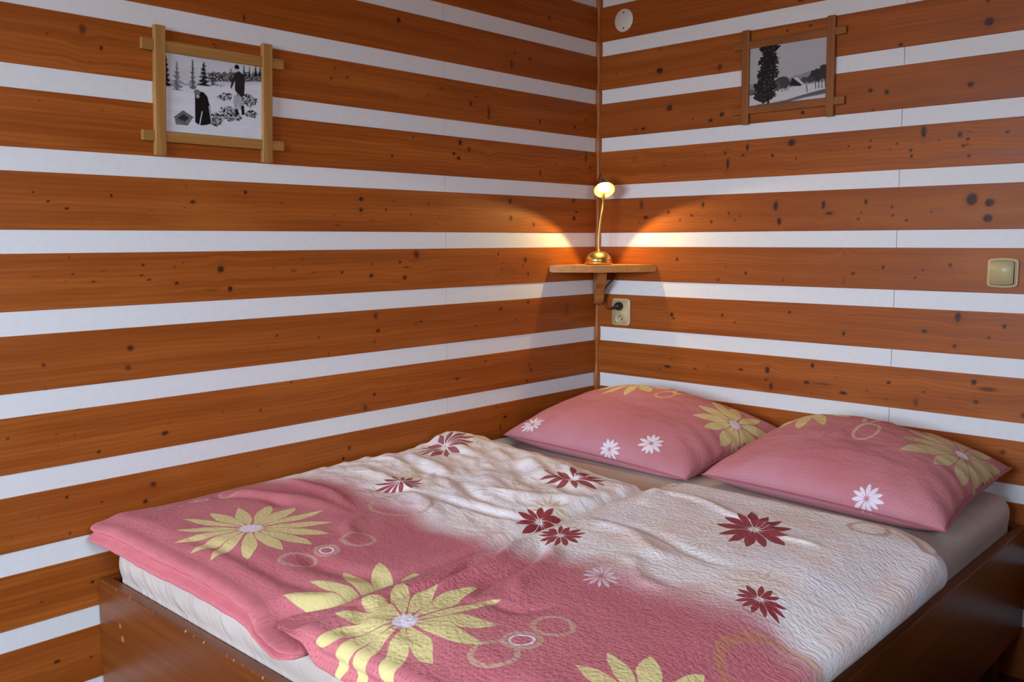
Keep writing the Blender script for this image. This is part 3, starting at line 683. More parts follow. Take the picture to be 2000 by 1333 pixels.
def flower_group():
    g = bpy.data.node_groups.new('printed_flower', 'ShaderNodeTree')
    for n, ty, d in (('UV', 'NodeSocketVector', None), ('Centre', 'NodeSocketVector', None), ('RX', 'NodeSocketFloat', .1), ('RY', 'NodeSocketFloat', .1),
                     ('Turn', 'NodeSocketFloat', 0.0), ('Spin', 'NodeSocketFloat', 0.0), ('Petals', 'NodeSocketFloat', 11.0), ('Width', 'NodeSocketFloat', 1.0),
                     ('Seed', 'NodeSocketFloat', 0.0), ('Soft', 'NodeSocketFloat', 0.02)):
        s = g.interface.new_socket(n, in_out='INPUT', socket_type=ty)
        if d is not None: s.default_value = d
    g.interface.new_socket('Petal', in_out='OUTPUT', socket_type='NodeSocketFloat')
    g.interface.new_socket('Radius', in_out='OUTPUT', socket_type='NodeSocketFloat')
    gi = g.nodes.new('NodeGroupInput'); go = g.nodes.new('NodeGroupOutput')
    class T: pass
    t = NT.__new__(NT); t.t = g
    I = gi.outputs
    d = t.vmath('SUBTRACT', I['UV'], I['Centre'])
    r1 = g.nodes.new('ShaderNodeVectorRotate'); r1.rotation_type = 'Z_AXIS'
    t.put(r1.inputs['Vector'], d); t.put(r1.inputs['Angle'], t.math('MULTIPLY', I['Turn'], -1.0))
    s = t.sep(r1.outputs[0])
    x = t.math('DIVIDE', s[0], I['RX']); y = t.math('DIVIDE', s[1], I['RY'])
    r = t.math('SQRT', t.math('ADD', t.math('MULTIPLY', x, x), t.math('MULTIPLY', y, y)))
    th = t.math('ADD', t.math('ARCTAN2', y, x), I['Spin'])
    k = t.math('DIVIDE', t.math('MULTIPLY', th, I['Petals']), 2 * PI)
    idx = t.math('FLOOR', k)
    idm = t.math('FLOORED_MODULO', idx, I['Petals'])
    wn_ = g.nodes.new('ShaderNodeTexWhiteNoise'); wn_.noise_dimensions = '2D'
    t.put(wn_.inputs['Vector'], t.comb(idm, I['Seed'], 0.0))
    cs = t.sep(wn_.outputs['Color'])
    L = t.math('ADD', 0.80, t.math('MULTIPLY', cs[0], 0.22))                 # length of this petal
    jit = t.math('MULTIPLY', t.math('SUBTRACT', cs[1], 0.5), 0.16)
    ph = t.math('ADD', t.math('SUBTRACT', t.math('FRACT', k), 0.5), jit)
    ang = t.math('DIVIDE', t.math('MULTIPLY', ph, 2 * PI), I['Petals'])
    side = t.math('ABSOLUTE', t.math('MULTIPLY', r, t.math('SINE', ang)))
    q = t.math('DIVIDE', t.math('SUBTRACT', r, 0.07), t.math('SUBTRACT', L, 0.07))
    qc = t.math('MAXIMUM', t.math('MINIMUM', q, 1.0), 0.0)
    prof = t.math('POWER', t.math('SINE', t.math('MULTIPLY', t.math('POWER', qc, 1.25), PI)), 0.8)
    wmax = t.math('MULTIPLY', t.math('MULTIPLY', t.math('ADD', 0.085, t.math('MULTIPLY', cs[2], 0.035)), I['Width']), t.math('DIVIDE', 11.0, I['Petals']))
    wmax = t.math('MULTIPLY', wmax, 1.15)
    m_ = t.math('SUBTRACT', t.math('MULTIPLY', prof, wmax), side)
    out = t.ss(m_, 0.002, t.math('ADD', 0.004, t.math('MULTIPLY', I['Soft'], 0.7)))
    g.links.new(out, go.inputs['Petal']); g.links.new(r, go.inputs['Radius'])
    return g
FG = flower_group()

def add_flower(t, uv, c, ctr, rx, ry, turn=0, spin=0, n=11, width=1.0, col=RED, strength=1.0, soft=0.02, heart=None, veins=False, seed=0):
    """lays one printed flower over colour c"""
    g = t.t.nodes.new('ShaderNodeGroup'); g.node_tree = FG
    t.put(g.inputs['UV'], uv); g.inputs['Centre'].default_value = (ctr[0], ctr[1], 0)
    g.inputs['RX'].default_value = rx; g.inputs['RY'].default_value = ry
    g.inputs['Turn'].default_value = math.radians(turn); g.inputs['Spin'].default_value = spin
    g.inputs['Petals'].default_value = n; g.inputs['Width'].default_value = width
    g.inputs['Seed'].default_value = seed; g.inputs['Soft'].default_value = soft
    c = t.mix(t.math('MULTIPLY', g.outputs['Petal'], strength), c, col)
    if heart is not None:
        c = t.mix(t.ss(g.outputs['Radius'], heart[1] * 1.15, heart[1] * 0.8), c, heart[0])
    return c

def add_ring(t, uv, c, ctr, R_, w, col, strength=0.8, wob=None, sx=1.0):
    d = t.vmath('SUBTRACT', uv, (ctr[0], ctr[1], 0))
    if sx != 1.0: d = t.vmath('MULTIPLY', d, (sx, 1, 1))
    n = t.t.nodes.new('ShaderNodeVectorMath'); n.operation = 'LENGTH'; t.put(n.inputs[0], d)
    r = n.outputs['Value']
    if wob is not None: r = t.math('ADD', r, t.math('MULTIPLY', t.math('SUBTRACT', wob, 0.5), w * 1.2))
    dd = t.math('ABSOLUTE', t.math('SUBTRACT', r, R_))
    return t.mix(t.math('MULTIPLY', t.ss(dd, w, w * 0.6), strength), c, col)

def seersucker(t, uv, amount, grid=1.0, crinkle=0.0):
    """woven pucker: a small square mesh of dimples with irregular relief"""
    s = t.sep(uv)
    jx = t.noise(uv, 60.0, 2.0); 
    gx = t.math('SINE', t.math('ADD', t.math('MULTIPLY', s[0], 2 * PI / 0.0085), t.math('MULTIPLY', jx, 5.0)))
    gy = t.math('SINE', t.math('ADD', t.math('MULTIPLY', s[1], 2 * PI / 0.0085), t.math('MULTIPLY', jx, 5.0)))
    dim = t.math('MULTIPLY', t.math('ADD', gx, 1.0), t.math('ADD', gy, 1.0))        # 0..4
    fine = t.noise(uv, 150.0, 3.0, 0.6)
    vo = t.t.nodes.new('ShaderNodeTexVoronoi'); vo.feature = 'SMOOTH_F1'; t.put(vo.inputs['Vector'], uv); vo.inputs['Scale'].default_value = 135.0
    puff = t.math('SUBTRACT', 1.0, vo.outputs['Distance'])
    mid = t.noise(uv, 38.0, 2.0)
    brk = t.ss(t.noise(uv, 9.0, 2.0), 0.35, 0.65, 0.35, 1.0)
    h = t.math('ADD', t.math('ADD', t.math('MULTIPLY', puff, 1.3 * grid), t.math('MULTIPLY', t.math('MULTIPLY', dim, brk), -0.06 * grid)), t.math('ADD', t.math('MULTIPLY', fine, 1.0), t.math('MULTIPLY', mid, 1.1)))
    if crinkle:
        w = t.noise(t.vmath('MULTIPLY', uv, (9.0, 15.0, 1.0)), 1.0, 3.0, 0.55, 0.8)
        rid = t.math('ABSOLUTE', t.math('SUBTRACT', w, 0.5))
        h = t.math('ADD', h, t.math('MULTIPLY', t.ss(rid, 0.0, 0.14), t.ss(t.sep(uv)[1], -1.52, -1.28, -0.30 * crinkle, -crinkle)))
    t.bump(h, amount, 0.8)
    return dim, fine

def duvet_mat(name, seed, flowers, rings, edge_y, slope=0.0, pucker=0.0012, grid=1.0, crinkle=0.0, tan=0.45):
    t = NT(name, 0.88, 0.12)
    t.b.inputs['Sheen Weight'].default_value = 0.04
    uv0 = t.attr('cloth').outputs['Vector']
    wv = t.t.nodes.new('ShaderNodeTexNoise'); t.put(wv.inputs['Vector'], uv0); wv.inputs['Scale'].default_value = 14.0; wv.inputs['Detail'].default_value = 1.0
    uv = t.vmath('ADD', uv0, t.vmath('MULTIPLY', t.vmath('SUBTRACT', wv.outputs['Color'], (0.5, 0.5, 0.5)), (0.016, 0.016, 0.0)))
    s = t.sep(uv0)
    dim, fine = seersucker(t, uv0, pucker, grid, crinkle)
    big = t.noise(t.vmath('ADD', uv0, (seed, 0, 0)), 3.2, 3.0)
    lim = t.math('ADD', t.math('ADD', s[1], t.math('MULTIPLY', s[0], slope)), t.math('MULTIPLY', t.math('SUBTRACT', big, 0.5), 0.30))
    f = t.ss(lim, edge_y - 0.075, edge_y + 0.075)
    blot = t.ss(t.noise(t.vmath('ADD', uv0, (seed, 3, 0)), 7.0, 4.0), 0.42, 0.68)
    cream = t.mix(t.math('MULTIPLY', blot, tan), CREAM, srgb(240, 204, 184))
    pale = t.ss(t.noise(t.vmath('ADD', uv0, (seed, 8, 0)), 5.0, 3.0), 0.5, 0.75)
    cream = t.mix(t.math('MULTIPLY', pale, 0.5), cream, srgb(236, 230, 244))
    pink = t.mix(t.ss(t.noise(t.vmath('ADD', uv0, (seed, 5, 0)), 4.0, 3.0), 0.35, 0.7), PINK, srgb(198, 106, 112))
    pink = t.mix(t.math('MULTIPLY', t.ss(dim, 1.6, 3.6), 0.34 * grid), pink, srgb(140, 62, 70))
    c = t.mix(f, pink, cream)
    wob = t.noise(uv0, 40.0, 2.0)
    for ctr, R_, w, col, st, sx in rings:
        c = add_ring(t, uv, c, ctr, R_, w, col, st, wob, sx)
    for kw in flowers:
        c = add_flower(t, uv, c, **kw)
    c = t.mix(t.math('MULTIPLY', t.ss(fine, 0.55, 0.75), 0.10), c, srgb(255, 240, 235))
    return t.base(c)

def folds(x, y, lines):
    """sum of hand-placed creases and ridges: (x0, y0, x1, y1, width, height)"""
    z = np.zeros_like(x)
    for a, b, c_, d, w, h in lines:
        dx, dy = c_ - a, d - b; L = math.hypot(dx, dy)
        u = ((x - a) * dx + (y - b) * dy) / L ** 2
        dist = ((x - a) * -dy + (y - b) * dx) / L + 0.012 * np.sin(u * 7 + a * 9)
        end = sstep(u, -0.12, 0.2) * (1 - sstep(u, 0.8, 1.12))
        z += h * end * np.exp(-(dist / w) ** 2)
    return z

def duvet(name, outline, nx, ny, zfun, zbot, mat, lip, label, foot_double=0.0):
    """outline(u, v) -> x, y arrays on the bed plane (v 0 head .. 1 foot); zfun(x, y, u, v) -> top height;
    the edge turns down through a rounded lip to zbot and the underside closes it"""
    u = np.linspace(0, 1, nx); v = np.linspace(0, 1, ny)
    U, V = np.meshgrid(u, v, indexing='ij')
    X, Y = outline(U, V)
    Z = zfun(X, Y, U, V)
    idx = np.arange(nx * ny).reshape(nx, ny)
    faces = [np.stack([idx[:-1, :-1], idx[:-1, 1:], idx[1:, 1:], idx[1:, :-1]], -1).reshape(-1, 4)[:, ::-1]]
    co = [np.stack([X, Y, Z], -1).reshape(-1, 3)]
    cl = [np.stack([X, Y, np.zeros_like(X)], -1).reshape(-1, 3)]
    # boundary loop
    loop = np.concatenate([idx[:, 0], idx[-1, 1:], idx[-2::-1, -1], idx[0, -2:0:-1]])
    L = co[0][loop]; LC = cl[0][loop]
    inner = co[0].reshape(nx, ny, 3)[1:-1, 1:-1]
    nrm = np.roll(L, -1, 0) - np.roll(L, 1, 0)
    nrm = np.stack([nrm[:, 1], -nrm[:, 0]], -1)
    ctr = L[:, :2].mean(0)
    sgn = np.sign(((L[:, :2] - ctr) * nrm).sum(1)).mean()
    nrm = nrm * (1 if sgn > 0 else -1)
    nrm /= np.linalg.norm(nrm, axis=1)[:, None] + 1e-9
    for _ in range(3): nrm = (np.roll(nrm, 1, 0) + nrm + np.roll(nrm, -1, 0)) / 3
    footness = np.clip(-nrm[:, 1], 0, 1) ** 2
    base = loop; prev = loop
    n = len(loop); off = nx * ny
    K = 14
    zb = zbot(L[:, 0], L[:, 1])
    for k in range(1, K + 1):
        f = k / K
        a = f * PI
        out = lip(L[:, 0], L[:, 1], nrm) * (math.sin(a) ** 0.8)
        if foot_double:
            # the turned-in hem: a tuck between two soft rolls at the foot side
            out = out * (1 - footness * foot_double * math.exp(-((f - 0.52) / 0.10) ** 2)) + footness * 0.012 * sstep(np.array(f), 0.55, 0.8) * (1 - sstep(np.array(f), 0.88, 1.0))
        g = (1 - math.cos(a)) / 2
        z = L[:, 2] * (1 - g) + zb * g
        wr = footness * 0.004 * gnoise(L[:, 0] * 30, np.full(n, f * 3), 7) * math.sin(a)
        out = out + wr
        ring = np.stack([L[:, 0] + nrm[:, 0] * out, L[:, 1] + nrm[:, 1] * out, z], -1)
        co.append(ring)
        arc = (L[:, 2] - zb) * g * 1.1
        cl.append(LC + np.stack([nrm[:, 0] * arc, nrm[:, 1] * arc, np.zeros(n)], -1))
        cur = np.arange(off, off + n); off += n
        faces.append(np.stack([prev, np.roll(prev, -1), np.roll(cur, -1), cur], -1))
        prev = cur
    # underside
    c_all = np.array([L[:, 0].mean(), L[:, 1].mean(), zb.min()])
    c_all[2] = MT + 0.0075
    last = co[-1]
    for sc_ in (0.972, 0.925, 0.6):
        ring = last * sc_ + c_all * (1 - sc_)
        ring[:, 2] = zb if sc_ > 0.95 else np.maximum(zb, MT + 0.0075) * (1 if sc_ > 0.9 else 0) + (0 if sc_ > 0.9 else MT + 0.0075)
        co.append(ring); cl.append(LC); cur = np.arange(off, off + n); off += n
        faces.append(np.stack([prev, np.roll(prev, -1), np.roll(cur, -1), cur], -1)); prev = cur
    co.append(c_all[None]); cl.append(np.zeros((1, 3)))
    faces = np.concatenate(faces)
    me0 = raw_mesh(np.concatenate(co), faces)
    bm = bmesh.new(); bm.from_mesh(me0); bm.verts.ensure_lookup_table()
    cv = bm.verts[off]
    for k in range(n):
        bm.faces.new((bm.verts[prev[k]], bm.verts[prev[(k + 1) % n]], cv))
    me = me_from(bm)
    set_attr(me, 'cloth', np.concatenate(cl), 'FLOAT_VECTOR')
    o = link(name, me, mat, None, True, origin=(float(X.mean()), float(Y.mean()), float(zb.min())))
    return tag(o, label, 'duvet', 'printed duvets on the bed')

def seam_x(V):
    """left edge of the overlapping duvet, V = 0 at its head end"""
    return 0.832 + 0.028 * sstep(V, 0.25, 0.55) - 0.055 * sstep(V, 0.90, 1.0) + 0.008 * gnoise(V * 7, V * 0, 6)

# --- duvet against the wall
def outl_L(U, V):
    xl = 0.024 + 0.012 * np.clip(gnoise(V * 5, V * 0 + 2, 1), 0, 1)
    xr = 0.872 + 0.004 * gnoise(V * 6, V * 0, 3)
    x = xl + (xr - xl) * U
    head = -0.765 - 0.055 * sstep(U, 0.35, 0.7) + 0.016 * gnoise(U * 7, U * 0, 8) + 0.028 * np.exp(-((U - 0.09) / 0.10) ** 2)
    foot = -1.897 - 0.006 * gnoise(U * 5, U * 0, 4) - 0.035 * sstep(U, 0.75, 1.0)
    y = head + (foot - head) * V
    return x, y

LF = [  # creases on the left duvet in bed coordinates
    (0.05, -0.80, 0.55, -1.12, 0.030, 0.011), (0.30, -0.82, 0.62, -1.05, 0.022, -0.010), (0.10, -1.02, 0.50, -1.20, 0.020, 0.010),
    (0.18, -0.92, 0.45, -1.02, 0.016, -0.008), (0.42, -0.90, 0.72, -0.98, 0.020, 0.010), (0.25, -1.12, 0.66, -1.22, 0.016, -0.009),
    (0.12, -1.22, 0.60, -1.36, 0.022, 0.009), (0.30, -1.34, 0.80, -1.22, 0.018, -0.010), (0.55, -1.18, 0.85, -0.98, 0.024, 0.010),
    (0.05, -1.10, 0.25, -1.16, 0.014, 0.008), (0.08, -1.42, 0.40, -1.46, 0.02, 0.009), (0.05, -1.62, 0.30, -1.56, 0.022, -0.008),
    (0.06, -1.58, 0.42, -1.50, 0.03, 0.009), (0.62, -1.66, 0.50, -1.52, 0.02, 0.006), (0.60, -1.74, 0.84, -1.70, 0.03, -0.010),
    (0.30, -1.86, 0.80, -1.80, 0.022, -0.006), (0.55, -0.86, 0.72, -0.93, 0.014, 0.009), (0.02, -0.88, 0.20, -0.98, 0.018, -0.008)]

def z_L(X, Y, U, V):
    t_ = 0.066 - 0.012 * sstep(X, 0.52, 0.84)
    z = MT + t_
    # puffed head corner by the wall
    z = z + 0.020 * np.exp(-((X - 0.10) / 0.14) ** 2 - ((Y + 0.80) / 0.10) ** 2)
    z = z + 0.016 * np.exp(-((X - 0.42) / 0.13) ** 2 - ((Y + 0.86) / 0.06) ** 2)
    z = z - 0.012 * (1 - sstep(X, 0.03, 0.14)) * (1 - 0.9 * np.exp(-((Y + 0.80) / 0.10) ** 2))
    crump = sstep(Y, -1.45, -1.25)
    z = z + folds(X, Y, LF)
    ridg = 1 - np.sqrt(fbm(X * 6 - Y * 3, Y * 10 + X * 5, 11, 2) ** 2 + 0.004) * 4
    z = z + 0.0038 * crump * ridg
    z = z + (0.002 + 0.005 * crump) * fbm(X * 12 + 3, Y * 17 + X * 8, 21, 3)
    z = z + 0.010 * fbm(X * 2.2, Y * 2.6, 31, 2)
    # the edges fall away
    de = np.minimum(V, 1 - V) * 1.13
    z = z - 0.010 * (1 - sstep(de, 0.0, 0.05))
    # it thins out where the other duvet lies on it
    se = seam_x(np.clip((-Y - 0.78) / 1.12, 0, 1))
    w = sstep(X, se - 0.075, se - 0.025)
    z = z * (1 - w) + (MT + 0.024) * w
    return np.maximum(z, MT + 0.018)

fl = lambda ctr, rx, ry, turn=0, spin=0, n=11, width=1.0, col=RED, strength=1.0, soft=0.02, heart=None, seed=0: dict(
    ctr=ctr, rx=rx, ry=ry, turn=turn, spin=spin, n=n, width=width, col=col, strength=strength, soft=soft, heart=heart, seed=seed)
TAN = srgb(206, 170, 140)
FL_L = [
    fl((0.748, -1.150), 0.085, 0.060, 125, 0.3, 13, 1.0, srgb(228, 204, 140), 0.75, 0.10, None, 4),
    fl((0.300, -1.205), 0.070, 0.055, 120, 0.3, 13, 1.0, srgb(230, 208, 140), 0.75, 0.10, None, 5),
    fl((0.600, -1.085), 0.060, 0.050, 120, 0.3, 13, 1.0, srgb(228, 200, 140), 0.55, 0.12, None, 6),
    fl((0.215, -0.870), 0.070, 0.055, 120, 0.3, 13, 1.0, srgb(230, 208, 140), 0.55, 0.12, None, 7),
    fl((0.391, -1.726), 0.205, 0.185, -15, 0.15, 15, 1.12, YEL, 1.0, 0.012, (WHT, 0.13), 1),
    fl((0.880, -1.745), 0.200, 0.175, 10, 0.35, 13, 1.12, YEL, 1.0, 0.012, (WHT, 0.12), 2),
    fl((0.777, -1.216), 0.088, 0.062, 125, 0.2, 12, 1.25, RED, 1.0, 0.02, (srgb(225, 190, 180), 0.07), 3),
    fl((0.642, -0.923), 0.105, 0.088, 60, 0.0, 12, 1.0, RED, 0.95, 0.02, None, 8),
    fl((0.352, -1.272), 0.076, 0.066, 110, 0.3, 13, 1.0, RED, 0.95, 0.02, (srgb(225, 190, 180), 0.07), 9),
    fl((0.131, -0.911), 0.130, 0.100, 120, 0.1, 13, 1.0, RED, 0.9, 0.02, (srgb(225, 190, 180), 0.05), 10)]
RG_L = [((0.618, -1.760), 0.032, 0.0055, TAN, 0.75, 1), ((0.617, -1.688), 0.024, 0.006, TAN, 0.7, 1), ((0.617, -1.688), 0.0145, 0.0028, WHT, 0.9, 1),
        ((0.609, -1.606), 0.034, 0.006, TAN, 0.7, 1), ((0.070, -1.67), 0.024, 0.007, TAN, 0.7, 1), ((0.070, -1.67), 0.014, 0.003, WHT, 0.9, 1),
        ((0.075, -1.585), 0.034, 0.006, TAN, 0.7, 1), ((0.072, -1.75), 0.024, 0.006, TAN, 0.6, 1),
        ((0.49, -1.385), 0.075, 0.008, TAN, 0.6, 1)]
BSIDE = 0.012
dL = duvet('duvet', outl_L, 190, 240, z_L, lambda x, y: np.full_like(x, MT + 0.0075),
      duvet_mat('floral_print_wall_side', 3.0, FL_L, RG_L, -1.395, -0.03, 0.0012, 0.6, 1.0, 0.30),
      lambda x, y, n: np.where(n[:, 0] < -0.5, 0.004, 0.022 + 0.010 * np.clip(-n[:, 1], 0, 1)),
      'pink and cream floral duvet on the side against the wall, its head end crumpled', foot_double=0.6)

# --- duvet on the open side, lapping over the first
def outl_R(U, V):
    y0 = -0.750 + 0.010 * gnoise(U * 6, U * 0, 5) - 0.035 * sstep(U, 0.92, 1.0) - 0.05 * (1 - sstep(U, 0.0, 0.16))
    y1 = -1.900 - 0.01 * sstep(U, 0.0, 0.2)
    y = y0 + (y1 - y0) * V
    xl = seam_x(V)
    xr = 1.503 + 0.006 * gnoise(V * 4, V * 0, 12)
    x = xl + (xr - xl) * U
    return x, y

RF = [
    (0.90, -0.90, 1.18, -0.96, 0.014, 0.007), (1.18, -0.96, 1.36, -1.04, 0.010, 0.006), (0.92, -1.18, 1.18, -1.28, 0.022, 0.007),
    (0.93, -1.16, 1.28, -1.24, 0.014, -0.005), (0.90, -1.40, 0.97, -1.70, 0.016, 0.012), (0.93, -1.36, 1.03, -1.66, 0.014, -0.011),
    (0.97, -1.38, 1.08, -1.62, 0.016, 0.009), (0.90, -1.52, 0.94, -1.80, 0.012, -0.010), (1.04, -1.50, 1.10, -1.84, 0.03, 0.006),
    (0.86, -1.80, 0.98, -1.88, 0.020, -0.008), (0.92, -1.86, 1.10, -1.86, 0.02, 0.006), (1.10, -1.34, 1.26, -1.44, 0.016, 0.005),
    (1.02, -1.72, 1.16, -1.62, 0.014, -0.005), (0.86, -0.88, 0.95, -1.02, 0.02, 0.006)]

def z_R(X, Y, U, V):
    z = MT + 0.074 + 0 * X
    z = z + 0.006 * np.exp(-((X - 1.05) / 0.25) ** 2 - ((Y + 1.0) / 0.3) ** 2)
    z = z + folds(X, Y, RF)
    z = z + 0.009 * fbm(X * 2.4 + 5, Y * 2.1, 41, 2)
    z = z + 0.002 * fbm(X * 10, Y * 9 + X * 5, 51, 3)
    # sag over the side of the mattress
    side = sstep(X, 1.38, 1.52)
    z = z - 0.052 * side ** 1.3 * (0.55 + 0.45 * sstep(-Y, 0.78, 1.05))
    de = V * 1.13
    z = z - 0.014 * (1 - sstep(de, 0.0, 0.05))
    z = z - 0.022 * (1 - sstep(X - (0.832), 0.0, 0.06))
    z = z - 0.012 * sstep(-Y, 1.80, 1.90)
    return z

FL_R = [
    fl((1.366, -1.280), 0.090, 0.058, 125, 0.3, 13, 1.0, srgb(224, 190, 130), 0.65, 0.14, None, 14),
    fl((1.167, -1.150), 0.080, 0.052, 125, 0.3, 13, 1.0, srgb(228, 200, 140), 0.60, 0.14, None, 15),
    fl((0.900, -1.215), 0.070, 0.050, 125, 0.3, 13, 1.0, srgb(228, 194, 130), 0.55, 0.14, None, 16),
    fl((1.070, -0.920), 0.085, 0.060, 125, 0.3, 14, 1.0, WHT, 0.60, 0.10, None, 17),
    fl((1.137, -1.457), 0.055, 0.040, 125, 0.3, 12, 1.0, WHT, 0.75, 0.06, None, 18),
    fl((1.013, -1.816), 0.190, 0.165, 120, 0.25, 13, 1.12, YEL, 1.0, 0.012, (WHT, 0.13), 11),
    fl((1.454, -1.770), 0.170, 0.160, 120, 0.25, 13, 1.12, YEL, 1.0, 0.012, (WHT, 0.12), 12),
    fl((1.211, -1.012), 0.128, 0.085, 118, 0.2, 13, 1.25, RED, 1.0, 0.015, (srgb(225, 190, 180), 0.05), 13),
    fl((1.399, -1.344), 0.066, 0.052, 120, 0.3, 13, 1.25, RED, 1.0, 0.02, (srgb(225, 190, 180), 0.06), 19),
    fl((0.929, -1.322), 0.070, 0.056, 120, 0.5, 13, 1.25, RED, 1.0, 0.02, (srgb(225, 190, 180), 0.07), 20)]
RG_R = [((1.203, -1.802), 0.037, 0.006, TAN, 0.75, 1), ((1.206, -1.743), 0.028, 0.006, TAN, 0.7, 1), ((1.206, -1.743), 0.0175, 0.003, WHT, 0.9, 1),
        ((1.206, -1.669), 0.033, 0.006, TAN, 0.75, 1), ((1.384, -0.835), 0.040, 0.008, TAN, 0.75, 1), ((0.875, -0.840), 0.030, 0.007, TAN, 0.6, 1),
        ((1.125, -1.425), 0.040, 0.004, TAN, 0.4, 1), ((1.53, -1.50), 0.10, 0.012, srgb(200, 140, 80), 0.45, 1)]
dR = duvet('duvet', outl_R, 160, 240, z_R, lambda x, y: MT + 0.0075 + 0.030 * (1 - sstep(x, 0.89, 0.95)) - 0.050 * sstep(x, 1.488, 1.500),
      duvet_mat('floral_print_open_side', 9.0, FL_R, RG_R, -1.395, 0.02, 0.0017, 1.1, 0.4, 0.60),
      lambda x, y, n: 0.016 + 0.018 * np.clip(n[:, 0], 0, 1) + 0.010 * np.clip(-n[:, 1], 0, 1),
      'pink and cream floral duvet on the open side, lapping over the other duvet', foot_double=0.3)

# ------------------------------------------------------------------ pillows
def pillow_mat(name, seed, flowers, rings):
    t = NT(name, 0.88, 0.12)
    t.b.inputs['Sheen Weight'].default_value = 0.04
    uv = t.attr('cloth').outputs['Vector']
    s = t.sep(uv)
    n = t.noise(t.vmath('ADD', uv, (seed, 0, 0)), 3.5, 3.0)
    dim, fine = seersucker(t, uv, 0.0011)
    c = t.mix(t.ss(n, 0.35, 0.7), srgb(210, 132, 134), srgb(202, 120, 122))
    f = t.ss(t.math('ADD', s[1], t.math('MULTIPLY', n, 0.16)), 0.22, 0.02)
    c = t.mix(t.math('MULTIPLY', f, 0.55), c, srgb(206, 158, 176))
    c = t.mix(t.math('MULTIPLY', t.ss(dim, 1.8, 3.6), 0.22), c, srgb(150, 76, 84))
    wob = t.noise(uv, 40.0, 2.0)
    for ctr, R_, w, col, st, sx in rings:
        c = add_ring(t, uv, c, ctr, R_, w, col, st, wob, sx)
    for kw in flowers:
        c = add_flower(t, uv, c, **kw)
    return t.base(c)

